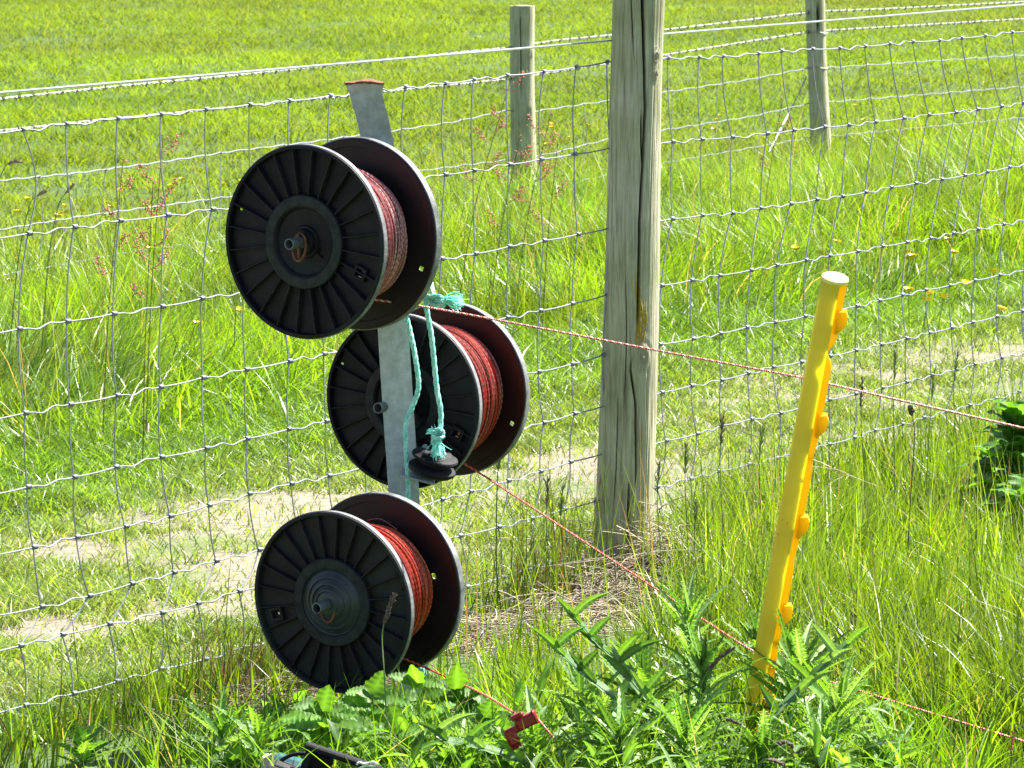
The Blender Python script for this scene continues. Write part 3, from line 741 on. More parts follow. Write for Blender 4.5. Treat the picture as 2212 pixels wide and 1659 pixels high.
    # underlay
    prf = [(rw * .74, .0165)] + [(rw * (.785 + .195 * math.sin(math.pi * (s * .9 + .06)) ** .55), .0165 + (L - .033) * s) for s in np.linspace(0, 1, 16)] + [(rw * .74, L - .0165)]
    ub = MB(); ub.lathe(prf, 96)
    Vn = len(ub.v[0]); ub.c.append(np.broadcast_to(np.array(twcols[0]) * .35, (Vn, 3)))
    mb.v += ub.v; mb.q += [ub.q[0] + mb.n]; mb.c += ub.c; mb.n += Vn
    # stray loops
    for q_ in range(7):
        th_ = np.linspace(0, random.uniform(.25, .6), 14) + random.uniform(-1.5, 1.5); z = random.uniform(.03, L - .03)
        rr = rw + .001 + .005 * np.sin(np.linspace(0, np.pi, 14))
        mb.tube(np.stack([rr * np.cos(th_), rr * np.sin(th_), np.full(14, z) + .004 * np.sin(th_ * 9)], -1), .0004, 4, False, (.5, .25, .2))
    mb.build("wound_twine", M_TWINE, root, org=np.zeros(3))
    return root, M, k
PINK = [(.42, .14, .13), (.58, .34, .32), (.38, .09, .09), (.80, .60, .55), (.50, .18, .17), (.42, .12, .14)]
REDS = [(.45, .035, .015), (.52, .05, .02), (.32, .02, .012), (.55, .13, .09), (.22, .05, .05)]
ORNG = [(.52, .040, .010), (.62, .07, .014), (.42, .028, .01), (.28, .04, .03), (.66, .16, .06)]
# hole params: radius, angle (local), radial half size, angular half size
A1 = (R(34.7), R(11)); A2 = (R(30.5), R(15)); A3 = (R(33), R(19))
Y1, Y2, Y3 = 10.33, 10.66, 10.30
def spindle(u, v, Yc, al, ph, out_, back, label):
    M = axis_frame(al, ph); c = at(u, v, Yc); z = M[:3, 2]
    mb = MB(); T4 = M.copy(); T4[:3, 3] = c
    mb.lathe([(.0098, -out_), (.0098, back), (.0078, back), (.0078, -out_), (.0088, -out_ - .0006)], 32, T4)
    s = mb.build("spindle", M_TUBE, stand)
    # rusty retaining ring and pin
    mb = MB(); a = np.linspace(0, 2 * np.pi, 40)
    Rg = .0225
    P = np.stack([Rg * .62 * np.cos(a), Rg * 1.05 * np.sin(a) - .008, -.012 + .004 * np.sin(a)], -1) @ M[:3, :3].T + c
    mb.tube(P, .0022, 7, False)
    P = np.array([[0.003, -.03, -.009], [.001, 0, -.014], [0.002, .016, -.012]]) @ M[:3, :3].T + c
    mb.tube(smooth_path(P, 5), .0028, 7)
    if label: mb.build("retaining_ring", M_RUST, s)
    return s
holes = [(.134, -2.55, .0036, .022), (.155, -2.63, .0022, .014), (.150, .62, .0040, .026), (.156, -2.47, .0022, .016)]
r1, M1, k1 = make_reel("topmost black reel on the stand, wound with faded pink twine", 655, 523, Y1, .1695, .178, *A1, 0, PINK, M_FLANGE, M_PLASTIC, .121, False,
    [(.128, R(203), .0040, .030), (.152, R(20), .0036, .022), (.157, R(200), .002, .014), (.156, R(210), .002, .016), (.039, R(207), .008, .22)], (.148, R(202), .0045, .03))
r2, M2, k2 = make_reel("middle black reel wound with red twine, behind the steel post and the teal ropes", 868, 868, Y2, .1585, .190, *A2, 0, REDS, M_FLANGE_R, M_PLASTIC, .123, False,
    [(.132, R(205.5), .0040, .030), (.156, R(25.6), .0045, .026), (.039, R(207), .008, .22)], (.150, R(205), .0045, .03))
r3, M3, k3 = make_reel("lowest black reel, dusty, wound with bright orange-red twine, above the leafy plants", 716, 1302, Y3, .1615, .182, *A3, 0, ORNG, M_FLANGE, M_PLASTIC_G, .116, True,
    [(.131, R(-14), .0040, .030), (.157, R(168), .0030, .02)], (.116, R(170), .0055, .05))
M_ = M1
sp1 = spindle(655, 523, Y1, *A1, .042, .28, True)
sp3 = spindle(716, 1302, Y3, *A3, .048, .28, True)
sp2 = spindle(868, 868, Y2, *A2, .085, .20, False)
# hub bosses
for (uu, vv, YY, AA, cm) in ((655, 523, Y1, A1, M_PLASTIC), (716, 1302, Y3, A3, M_HUB)):
    M = axis_frame(*AA).copy(); M[:3, 3] = at(uu, vv, YY)
    rt = r1 if cm is M_PLASTIC else r3
    prof = [(.0102, -.004), (.021, -.004), (.023, .003), (.0102, .003)] if cm is M_PLASTIC else [(.0102, -.0150), (.018, -.0150), (.022, -.0125), (.0235, -.0145), (.026, -.0140), (.029, -.0100), (.032, -.0085), (.034, -.0102), (.037, -.0095), (.040, -.0060), (.043, -.0045), (.045, -.0060), (.048, -.0050), (.051, -.0010), (.056, .001), (.0580, -.0005), (.0605, .0015), (.0605, .006), (.0102, .006)]
    mb = MB(); mb.lathe(prof, 96)
    mb.build("hub", cm, rt, org=np.zeros(3))
# spindle supports: cross bars clamping to the angle
# insulator on a bracket
q = at(937, 998, YI - .055); tl = R(14)
rt = np.array([[math.cos(tl), 0, math.sin(tl)], [0, 1, 0], [-math.sin(tl), 0, math.cos(tl)]]) @ np.array([[1, 0, 0], [0, math.cos(.2), -math.sin(.2)], [0, math.sin(.2), math.cos(.2)]])
T4 = np.eye(4); T4[:3, :3] = rt; T4[:3, 3] = q
mb = MB()
mb.lathe([(.006, .021), (.026, .021), (.031, .0175), (.034, .015), (.041, .012), (.0425, .009), (.040, .006), (.030, .003), (.024, .001), (.024, -.004), (.030, -.006), (.040, -.008), (.043, -.011), (.042, -.017), (.036, -.022), (.006, -.024)], 64, T4)
mb.box(q + rt @ np.array([-.012, -.02, .018]), (.02, .02, .008), rt, .002)
ins = mb.build("insulator", M_BLACK, stand); tag(ins, "black ribbed pulley insulator on the lower right of the post")
mb = MB(); mb.box(q + np.array([-.028, .035, -.026]), (.062, .07, .004), rt, .001); mb.box(q + np.array([-.045, .05, -.02]), (.02, .006, .03), None, .001)
mb.build("bracket", M_STEEL, ins)
mb = MB(); a0 = at(919, 973, YI - .055); mb.box((a0 + at(927, 985, YI - .055)) / 2 + [0, 0, .004], (.010, .010, .026), np.array([[.85, 0, -.5], [0, 1, 0], [.5, 0, .85]]), .002)
mb.build("bolt", M_TUBE, ins)

# ------------------------------------------------------------------ ropes
TEAL = [(.40, .86, .76), (.52, .92, .84), (.30, .78, .68)]
def tassel(mb, p, d, ln, spread, n=60):
    d = np.array(d, float); d /= np.linalg.norm(d)
    for _ in range(n):
        e = d + np.array([random.gauss(0, spread) for _ in range(3)]); e /= np.linalg.norm(e)
        l = ln * random.uniform(.75, 1.1); b0 = p + np.array([random.gauss(0, .002) for _ in range(3)])
        mid = b0 + e * l * .55 + np.array([random.gauss(0, .0012) for _ in range(3)])
        end = b0 + (e + np.array([random.gauss(0, .09) for _ in range(3)]) + [0, 0, -.08]) * l
        mb.tube(smooth_path([b0, mid, end], 4), np.linspace(.0007, .0004, 9), 3, False, np.array(random.choice(TEAL)) * random.uniform(.9, 1.5))
def knot(mb, c, s, tilt=0):
    for q_ in range(3):
        a = np.linspace(0, 2 * np.pi, 26)
        ph = q_ * 1.1 + tilt
        P = np.stack([s * np.cos(a), .8 * s * np.sin(a) * math.cos(ph), s * .75 * np.sin(a) * math.sin(ph) + (q_ - 1) * s * .45], -1) + c
        twisted(mb, P, .0016, .0022, 3, .018, 5, 8, TEAL)
mb = MB()
P = smooth_path([at(u, v, YY) for u, v, YY in [(868, 640, 10.56), (876.5, 679, 10.56), (888, 726, 10.555), (898.5, 781, 10.55), (904, 837, 10.55), (891, 878, 10.55), (877, 916, 10.55), (877.5, 975, 10.55), (881, 1028, 10.55), (882, 1075, 10.555), (886, 1200, 10.56), (905, 1420, 10.565), (915, 1450, 10.56), (922, 1500, 10.55)]], 8)
twisted(mb, P, .0020, .0030, 3, .040, 6, 11, TEAL)
p0 = at(881, 1068, YI)
mb.build_top("teal_rope", M_ROPE, P[-1], "plain teal rope running straight down the right edge of the steel post", "rope", "teal ropes tied to the reel stand")
root_p = at(930, 600, 10.5)
ropeB = thing("teal_rope", tuple(float(x) for x in root_p), "knotted teal rope with two frayed tassels hanging in front of the middle reel", "rope", "teal ropes tied to the reel stand")
YB = 10.52
mb = MB()
P = smooth_path([at(u, v, YY) for u, v, YY in [(926, 560, 10.62), (929, 600, 10.60), (931, 612, 10.57), (936, 635, YB), (942, 650, YB)]], 6)
twisted(mb, P, .0022, .0027, 3, .03, 6, 9, TEAL)
P = smooth_path([at(u, v, YB) for u, v in [(938, 636), (924, 642), (920, 655), (923.5, 679), (932, 726), (938, 784), (944, 843), (952, 887), (951, 925), (948, 935)]], 8)
twisted(mb, P, .0020, .0031, 3, .05, 6, 14, TEAL)
mb.build("cord", M_ROPE, ropeB)
mb = MB(); knot(mb, at(943, 649, YB - .006), .0105, .4); knot(mb, at(950, 653, YB - .008), .008, 1.3); mb.build("knot", M_ROPE, ropeB)
mb = MB(); knot(mb, at(946, 938, YB - .006), .0095, .2); knot(mb, at(943, 951, YB - .006), .007, .9); mb.build("knot", M_ROPE, ropeB)
mb = MB(); tassel(mb, at(955, 650, YB - .006), (1, -.1, .08), .036, .23, 120); mb.build("tassel", M_ROPE, ropeB)
mb = MB(); tassel(mb, at(944, 953, YB - .006), (.0, -.1, -1), .028, .25, 120); tassel(mb, at(941, 936, YB - .006), (-.8, -.1, .5), .014, .3, 40); mb.build("tassel", M_ROPE, ropeB)

# ------------------------------------------------------------------ polywire strands
def strand(pts, label, cols, org):
    mb = MB(); P = smooth_path(pts, 14)
    twisted(mb, P, .0010, .00115, 3, .013, 4, 7, cols)
    for q_ in range(30):
        p = P[random.randrange(len(P))]; d = np.array([random.gauss(0, 1) for _ in range(3)]) * .004
        mb.tube([p, p + d, p + d * 1.4 + [.003, 0, 0]], .0002, 3, False, (.6, .3, .25))
    return mb.build_top("polywire", M_TWINE, org, label, "electric fence line", "twisted polywire lines running off the reels")
PL = [(.55, .12, .09), (.8, .55, .5), (.5, .1, .08)]
RL = [(.66, .09, .04), (.78, .33, .25), (.6, .07, .03)]
YY_ = 10.72
pts = [at(u, v, YY) for u, v, YY in [(800, 646, 10.41), (925, 664, 10.45), (1100, 696, 10.42), (1300, 734, 10.38), (1500, 772, 10.33), (1740, 817, 10.27), (1790, 829, 10.285), (1960, 868, 10.29), (2212, 925, 10.31), (2330, 953, 10.32)]]
strand(pts, "faded pink polywire from the top reel across the wooden post to the stake", PL, pts[0])
pts = [at(u, v, YY) for u, v, YY in [(1000, 1000, 10.78), (1060, 1037, 10.74), (1300, 1195, 10.60), (1530, 1345, 10.46), (1600, 1390, 10.42), (1672, 1432, 10.395), (1700, 1443, 10.39), (1960, 1524, 10.30), (2212, 1601, 10.22), (2330, 1638, 10.2)]]
strand(pts, "red polywire from the middle reel sloping down to the stake's lowest lug", RL, pts[0])
pts = [at(u, v, YY) for u, v, YY in [(862, 1418, 10.40), (960, 1460, 10.32), (1050, 1503, 10.15), (1120, 1546, 9.86), (1137, 1554, 9.80)]]
strand(pts, "short red polywire from the lowest reel down to the red connector in the plants", RL, pts[0])

# ------------------------------------------------------------------ yellow stake
YS = 10.40
st = at(1804, 600, YS - .27); sb = at(1615, 1620, YS)
stake = thing("fence_stake", tuple(float(x) for x in sb), "bright yellow plastic step-in fence stake with hooked lugs, leaning among the thistles", "stake")
axd = (st - sb); Ls = np.linalg.norm(axd); axd /= Ls
sx_ = np.array([axd[2], 0, -axd[0]]); sx_ /= np.linalg.norm(sx_); sy_ = np.cross(axd, sx_)
if sy_[1] < 0: sy_ = -sy_
def sk(t, a, b_): return sb + axd * t + sx_ * a + sy_ * b_
mb = MB()
# hollow half-round stem: open to the right/back, with a solid cap
pr = []
for a in np.linspace(R(100), R(262), 14): pr.append((math.cos(a) * .0145 - .003, -math.sin(a) * .0 + math.sin(a) * .021))
sec = [(-.0185 + .0, 0)]
outer = [(.0035 + .0265 * math.cos(a), .024 * math.sin(a)) for a in np.linspace(R(282), R(100), 20)]
inner = [(.0035 + .0243 * math.cos(a), .0216 * math.sin(a)) for a in np.linspace(R(100), R(282), 20)]
sec = outer + inner
ns = len(sec); steps = np.linspace(-.02, Ls - .004, 30)
Vv = []
for t_ in steps:
    k = .86 + .14 * max(0, t_) / Ls
    for a_, b2 in sec: Vv.append(sk(t_, a_ * k, b2 * k))
i = np.arange(len(steps) - 1)[:, None] * ns; j = np.arange(ns)[None, :]; j2 = (j + 1) % ns
Q = np.stack([i + j, i + j2, i + ns + j2, i + ns + j], -1).reshape(-1, 4)
mb.add(Vv, Q); mb.build("stem", M_YELLOW, stake)
# web: wavy edged fin
mb = MB()
def web_edge(t_):
    d = (Ls - t_)
    e = .0225
    for c in [Ls * f for f in (.915, .70, .487, .298, .10)]:
        e += (-.011 if c > Ls * .9 else -.0025) * math.exp(-((t_ - c + .062) / (.014 if c > Ls * .9 else .02)) ** 2)
    return e if d > .003 else e
Vv = []; T_ = np.linspace(-.02, Ls - .003, 140)
for t_ in T_:
    e = web_edge(t_)
    for a_, b2 in ((-.010, -.0022), (e - .002, -.003), (e, .0), (e - .002, .003), (-.010, .0022)):
        Vv.append(sk(t_, a_, b2 + .004))
i = np.arange(139)[:, None] * 5; j = np.arange(5)[None, :]; j2 = (j + 1) % 5
Q = np.stack([i + j, i + j2, i + 5 + j2, i + 5 + j], -1).reshape(-1, 4)
mb.add(Vv, Q, [[0, 1, 2], [0, 2, 4], [2, 3, 4], [695, 697, 696], [695, 699, 697], [697, 699, 698]]); mb.build("web", M_ORANGE, stake)
# cap disc
mb = MB(); M = np.eye(4); M[:3, 0] = sx_; M[:3, 1] = sy_; M[:3, 2] = axd; M[:3, 3] = st
mb.lathe([(.0001, .0025), (.0215, .0025), (.0235, .0010), (.0240, -.002), (.0230, -.005), (.0001, -.005)], 48, M, True)
mb.build("cap", M_CAP, stake)
for f in (.915, .70, .487, .298, .10):
    t_ = Ls * f; mb = MB()
    o2 = [(.016, .018), (.029, .020), (.0335, .011), (.033, -.004), (.026, -.016), (.019, -.024), (.016, -.022)]
    Vv = [sk(t_ + dz, a_, -.006) for a_, dz in o2] + [sk(t_ + dz, a_, .010) for a_, dz in o2]
    n7 = len(o2)
    Vv += [sk(t_, .022, -.007), sk(t_, .022, .011)]
    Q = [[k, (k + 1) % n7, n7 + (k + 1) % n7, n7 + k] for k in range(n7)]
    T3 = [[(k + 1) % n7, k, 2 * n7] for k in range(n7)] + [[n7 + k, n7 + (k + 1) % n7, 2 * n7 + 1] for k in range(n7)]
    mb.add(Vv, Q, T3); mb.build("lug", M_ORANGE, stake, smooth=False)
# ground spike foot
mb = MB(); mb.box(sk(-.01, .01, 0), (.11, .02, .012), None, .003); mb.build("foot_step", M_YELLOW, stake)

# ------------------------------------------------------------------ red connector
c = at(1137, 1558, 9.79); th_ = R(-27)
rt = np.array([[math.cos(th_), 0, math.sin(th_)], [0, 1, 0], [-math.sin(th_), 0, math.cos(th_)]])
conn = thing("line_connector", tuple(float(x) for x in c), "small red plastic connector clipped to the lowest line among green leaves", "connector")
mb = MB(); mb.box(c, (.038, .020, .021), rt, .004); mb.box(c + rt @ np.array([.016, 0, .001]), (.008, .023, .024), rt, .003); mb.build("body", M_RED, conn)
mb = MB(); mb.box(c + rt @ np.array([-.010, -.001, .015]), (.024, .016, .008), rt, .003); mb.build("clip", M_RED, conn)
c2 = at(1106, 1592, 9.79)
mb = MB(); mb.box(c2, (.020, .015, .030), rt, .004); mb.box(c2 + [.008, 0, .014], (.02, .012, .012), rt, .003)
for k in range(4): mb.box(c2 + rt @ np.array([-.008 + k * .005, -.001, -.017]), (.003, .012, .008), rt, .001)
mb.build("jaw", M_RED, conn)
mb = MB(); twisted(mb, smooth_path([c + rt @ np.array([.018, -.004, -.002]), c + [.032, -.003, -.012], c + [.045, 0, -.028]], 6), .001, .0011, 3, .012, 4, 7, RL); mb.build("tail", M_TWINE, conn)

# ------------------------------------------------------------------ energiser in the plants
YE = 9.75
e0 = at(667, 1612, YE); e1 = at(818, 1662, YE)
en = thing("fence_energiser", (float((e0[0] + e1[0]) / 2), YE, 0), "black electric fence energiser box with carrying handle at the bottom edge", "energiser")
d = e1 - e0; an = math.atan2(-d[2], d[0])
ca, sa = math.cos(an), math.sin(an)
rt = np.array([[ca, 0, sa], [0, 1, 0], [-sa, 0, ca]])
mb = MB(); mb.box((e0 + e1) / 2, (np.linalg.norm(d) + .012, .028, .011), rt, .003)
mb.box(e0 + rt @ np.array([.004, 0, -.028]), (.012, .028, .055), rt, .003)
mb.box(e1 + rt @ np.array([-.004, 0, -.028]), (.012, .028, .055), rt, .003)
mb.box(e0 + rt @ np.array([.025, .022, -.022]), (.045, .03, .035), rt, .006)
hd = mb.build("handle", M_BLACK, en)
mb = MB(); cc = (e0 + e1) / 2 + rt @ np.array([-.015, .02, -.10]); mb.box(cc, (.22, .14, .11), rt, .012)
mb.box(cc + rt @ np.array([0, 0, .056]), (.18, .10, .006), rt, .002); bd = mb.build("housing", M_GREYBOX, en)
mb = MB(); mb.tube(smooth_path([at(u, v, YE + .02) for u, v in [(672, 1632), (655, 1628), (630, 1631), (605, 1645), (580, 1672), (570, 1700)]], 6), .0034, 10); mb.build("cable", M_BLACK, en)
mb = MB(); P = smooth_path([at(u, v, YE - .016) for u, v in [(770, 1652), (776, 1647), (786, 1650), (797, 1648), (807, 1646), (814, 1651), (806, 1656), (790, 1655), (776, 1660), (766, 1668)]], 5)
twisted(mb, P, .0011, .0013, 3, .012, 5, 7); mb.build("white_cord", M_WHITE, en)
q = at(622, 1632, YE + .05)
mb = MB(); mb.box(q + [0, 0, -.02], (.05, .05, .035), np.array([[.96, 0, .28], [0, 1, 0], [-.28, 0, .96]]), .006); mb.build_top("plastic_lid", M_BLUE, tuple(q), "small dark teal plastic piece half hidden behind the energiser cable", "plastic piece")

# ------------------------------------------------------------------ grass
def greens(n, base=(.085, .165, .016), var=.35, yel=.25, dry=.0, drycol=(.34, .27, .13), pn=None):
    b0 = np.array(base)[None, :]
    k = np.exp(RNG.normal(0, var, (n, 1)))
    c = b0 * k
    y = RNG.random((n, 1)) * yel
    if pn is not None: y = y * .5 + pn[:, None] * yel * .8
    c = c * (1 - y) + np.array([[.165, .24, .018]]) * y * k
    d_ = (RNG.random((n, 1)) < dry)
    return np.where(d_, np.array([drycol]) * RNG.uniform(.6, 1.2, (n, 1)), c)
def blades(x, y, h, wd, lean, col, segs=3, curve=1.0, z0=None, azim=None):
    n = len(x)
    z = gz(x, y) - .004 if z0 is None else z0
    th = RNG.random(n) * 2 * np.pi                         # lean azimuth
    if azim is not None: th = azim
    fa = RNG.random(n) * 2 * np.pi                         # width azimuth
    T = np.linspace(0, 1, segs + 1)
    V = []
    for k, t in enumerate(T):
        hor = h * lean * (t * .35 + .65 * t ** 2 * curve)
        ver = h * (t - .35 * np.minimum(lean, 1.4) * t ** 2.2)
        cx = x + np.cos(th) * hor; cy = y + np.sin(th) * hor; cz = z + ver
        wk = wd * (1 - t ** 1.7) * .5 * (1 if k else .8)
        tw = fa + t * .8
        dx = np.cos(tw) * wk; dy = np.sin(tw) * wk
        if k < segs:
            V.append(np.stack([cx - dx, cy - dy, cz], -1)); V.append(np.stack([cx + dx, cy + dy, cz], -1))
        else: V.append(np.stack([cx, cy, cz], -1))
    V = np.stack(V, 1)                                     # n, 2*segs+1, 3
    nv = 2 * segs + 1
    b0 = (np.arange(n) * nv)[:, None]
    Q = []
    for k in range(segs - 1):
        Q.append(np.concatenate([b0 + 2 * k, b0 + 2 * k + 1, b0 + 2 * k + 3, b0 + 2 * k + 2], 1))
    Tq = np.concatenate([b0 + 2 * segs - 2, b0 + 2 * segs - 1, b0 + 2 * segs], 1)
    C = np.repeat(col[:, None, :], nv, 1).reshape(-1, 3)
    return V.reshape(-1, 3), (np.vstack(Q) if Q else np.zeros((0, 4), int)), Tq, C
def grass_obj(name, parts, label, m=None, cat="grass"):
    mb = MB()
    for p in parts: mb.add(*p)
    o = mb.build(name, m or M_GRASS); tag(o, label, cat, None, "stuff"); return o
def scatter(n, y0, y1, marg=.35, power=1.0):
    y = y0 + (y1 - y0) * RNG.random(n) ** power
    hw = 1106 / F * y + marg
    x = (RNG.random(n) * 2 - 1) * hw
    return x, y
def clump(x, y, s=1.0):
    k = max(1, len(x) // 9)
    i_ = RNG.integers(0, k, len(x))
    return x[:k][i_] + RNG.normal(0, .022 * s, len(x)), y[:k][i_] + RNG.normal(0, .022 * s, len(x))

# footpath turf
x, y = scatter(560000, 10.0, 21.5, .3)
x, y = clump(x, y, 1.0)
p = pdist(x, y)
n1_ = vnoise(x, y, 1.9, 21) * .42 + vnoise(x, y, 5.5, 22) * .38 + vnoise(x, y, 13., 24) * .2
n2_ = vnoise(x, y, 9, 23)
onp = sstep(.05, .4, p) * (1 - sstep(1.3, 2.2, p))
dens = np.where((p > .02) & (p < 3.4), 1 - onp * (.05 + .84 * sstep(.46, .60, n1_)), 0) * (.55 + .45 * n2_)
keep_ = RNG.random(len(x)) < dens * .85
x, y, p, onp, n1_ = x[keep_], y[keep_], p[keep_], onp[keep_], n1_[keep_]
n = len(x)
h = (.018 + .040 * RNG.random(n) + .03 * (vnoise(x, y, 4, 77) > .62)) * (1 - .35 * onp * n1_) + .10 * sstep(1.6, 3.2, p) * RNG.random(n) + .02 * (1 - onp)
col = greens(n, (.085, .185, .014), .42, .45, 0)
pale = onp * (.25 + .75 * n1_) * RNG.random(n); col = col * (.75 + .5 * vnoise(x, y, 3, 78))[:, None]
col = col * (1 - pale[:, None]) + np.array([[.27, .285, .13]]) * pale[:, None]
grass_obj("path_turf", [blades(x, y, h, .0032 + .002 * RNG.random(n), .5 + 1.0 * RNG.random(n), col, 2)], "short trodden turf of the path behind the near fence")

# long verge grass between path and far fence
x, y = scatter(150000, 14.5, 33, .4)
x, y = clump(x, y, 1.6)
p = pdist(x, y)
nh = vnoise(x, y, 1.3, 31); nh2 = vnoise(x, y, 3.7, 32)
fl = sstep(2.0, 3.1, p + .7 * (nh - .5)) * (1 - sstep(5.4, 6.9, p))
keep_ = RNG.random(len(x)) < fl * (.55 + .45 * nh2)
x, y, p, nh, nh2 = x[keep_], y[keep_], p[keep_], nh[keep_], nh2[keep_]
n = len(x)
h = (.16 + .22 * nh + .12 * RNG.random(n)) * (.55 + .45 * sstep(2.2, 4.0, p)) * (1 - .18 * sstep(4.2, 6.0, p))
col = greens(n, (.080, .180, .009), .25, .5, .012, (.40, .32, .16), nh2)
az_ = 6.28 * 1.4 * vnoise(x, y, 1.7, 33) + RNG.normal(0, .7, n)
pt_ = vnoise(x, y, 1.1, 34) * .5 + vnoise(x, y, 3.1, 35) * .5
h = h * (.72 + .55 * pt_); col = col * (.62 + .75 * sstep(.25, .7, pt_))[:, None]
A = blades(x, y, h, .0045 + .0035 * RNG.random(n), .3 + 1.0 * RNG.random(n) ** 1.2, col, 4, azim=az_)
# thin seeding stems above it
x, y = scatter(5000, 15, 31, .4); p = pdist(x, y)
k_ = (p > 2.3) & (p < 7); x, y = x[k_], y[k_]; n = len(x)
B = blades(x, y, .35 + .25 * RNG.random(n), np.full(n, .003), .1 + .4 * RNG.random(n), greens(n, (.14, .20, .04), .3, .3, .15, (.34, .26, .15)), 4)
grass_obj("verge_grass", [A, B], "long bright green grass between the path and the far fence")

# meadow beyond the far fence
x, y = scatter(520000, 24, 82, .6, .8)
x, y = clump(x, y, 4.0)
p = pdist(x, y)
nn = vnoise(x, y, .35, 41); n3_ = vnoise(x, y, 1.2, 42)
k_ = p > 4.8; x, y, nn, n3_ = x[k_], y[k_], nn[k_], n3_[k_]; n = len(x)
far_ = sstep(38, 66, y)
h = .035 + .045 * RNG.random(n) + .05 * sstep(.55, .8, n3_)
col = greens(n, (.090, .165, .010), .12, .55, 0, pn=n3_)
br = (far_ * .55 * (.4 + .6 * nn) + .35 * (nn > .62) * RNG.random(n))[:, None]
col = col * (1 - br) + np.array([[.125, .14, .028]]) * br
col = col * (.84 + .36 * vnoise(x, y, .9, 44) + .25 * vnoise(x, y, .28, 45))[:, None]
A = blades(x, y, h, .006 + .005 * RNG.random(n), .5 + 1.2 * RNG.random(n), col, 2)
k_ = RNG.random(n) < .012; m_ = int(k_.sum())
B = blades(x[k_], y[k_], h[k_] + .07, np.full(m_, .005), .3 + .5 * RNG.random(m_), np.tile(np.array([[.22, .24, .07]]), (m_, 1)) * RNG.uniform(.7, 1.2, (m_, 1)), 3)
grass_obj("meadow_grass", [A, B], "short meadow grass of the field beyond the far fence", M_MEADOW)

# near side: right of the post and along the fence foot
x, y = scatter(150000, 9.0, 16.5, .35)
x, y = clump(x, y, .9)
p = pdist(x, y)
u_ = x / y * F + 1106
dn = (p < .12) & (p > -3.0)
rightness = sstep(850, 1450, u_)
k_ = dn & (RNG.random(len(x)) < (.13 + .87 * rightness) * .62)
x, y, u_, p, rightness = x[k_], y[k_], u_[k_], p[k_], rightness[k_]; n = len(x)
heap = np.exp(-(((u_ - 1310) / 150) ** 2)) * sstep(-1.3, -.3, p)
heap = np.maximum(heap, np.exp(-(((u_ - 1100) / 160) ** 2)) * sstep(-.6, -.1, p))
plants = sstep(560, 660, u_) * (1 - sstep(1850, 1980, u_)) * (y < 10.8)
k_ = RNG.random(n) > np.maximum(heap * .93, plants * .5)
x, y, u_, p, rightness, heap = x[k_], y[k_], u_[k_], p[k_], rightness[k_], heap[k_]; n = len(x)
nh = vnoise(x, y, 2.1, 51); nh2 = vnoise(x, y, 6, 52)
h = (.07 + .12 * nh + .12 * RNG.random(n)) * (.55 + .45 * rightness)
h = np.where(p > -.06, h * 1.15, h) * (1 - .7 * heap)
h = h * np.where((y < 10.42) & (u_ > 1250), .35, 1.0) * (.7 + .6 * vnoise(x, y, 3.3, 54))
col = greens(n, (.086, .185, .012), .3, .6, .02, (.42, .36, .2), nh2)
az_ = 6.28 * 1.3 * vnoise(x, y, 2.6, 57) + RNG.normal(0, 1.3, n)
col = col * (.82 + .4 * vnoise(x, y, 2.2, 58))[:, None]
A = blades(x, y, h, .0030 + .0045 * RNG.random(n) ** 2, .1 + .75 * RNG.random(n) ** 1.3, col, 4, azim=az_)
x, y = scatter(2600, 10.7, 15.5, .3); p = pdist(x, y); u_ = x / y * F + 1106
k_ = (p < .1) & (RNG.random(len(x)) < .12 + .88 * sstep(1000, 1500, u_)); x, y, u_ = x[k_], y[k_], u_[k_]; n = len(x)
B = blades(x, y, .26 + .24 * RNG.random(n), .0022 + .001 * RNG.random(n), .05 + .35 * RNG.random(n), greens(n, (.11, .18, .03), .3, .3, .1, (.30, .22, .12)), 5)
grass_obj("foreground_grass", [A, B], "tall sunlit grass on the near side of the fence")

# dark wiry stems at the fence foot on the left and centre
xs, ys, hs, cs = [], [], [], []
def tuft(u, v, n, h0, h1, sp, cols, Yoff=0.0):
    b0 = fence_pt(u, v); t_ = RNG.normal(0, sp, n)
    xs.append(b0[0] + t_ * FD[0] + RNG.normal(0, .03, n)); ys.append(b0[1] + t_ * FD[1] + RNG.normal(0, .03, n) + Yoff)
    hs.append(h0 + (h1 - h0) * RNG.random(n)); cs.append(np.array(cols)[RNG.integers(0, len(cols), n)] * RNG.uniform(.7, 1.3, (n, 1)))
DK = [(.05, .07, .02), (.09, .06, .04), (.04, .075, .015), (.07, .12, .02), (.12, .10, .05)]
GR = [(.09, .18, .015), (.07, .14, .012), (.12, .2, .02)]
tuft(400, 1560, 110, .06, .17, .16, DK + GR, -.05); tuft(520, 1520, 230, .08, .22, .16, DK, -.08); tuft(600, 1520, 200, .06, .17, .14, DK, -.1)
tuft(60, 1650, 60, .08, .19, .12, GR + DK, -.02); tuft(200, 1610, 60, .08, .2, .14, GR + DK, -.05); tuft(320, 1600, 70, .06, .16, .1, GR, -.1)
tuft(1150, 1340, 130, .15, .36, .14, GR + DK, -.05); tuft(1230, 1320, 130, .12, .40, .12, GR + DK, -.06); tuft(1060, 1370, 60, .1, .28, .12, GR + DK, -.05)
tuft(1275, 1310, 30, .08, .18, .04, GR, -.1)
x = np.concatenate(xs); y = np.concatenate(ys); h = np.concatenate(hs); cc_ = np.vstack(cs); n = len(x)
grass_obj("wiry_grass", [blades(x, y, h, .0022 + .0016 * RNG.random(n), .05 + .5 * RNG.random(n), cc_, 5)], "dark wiry tufts along the foot of the near fence")
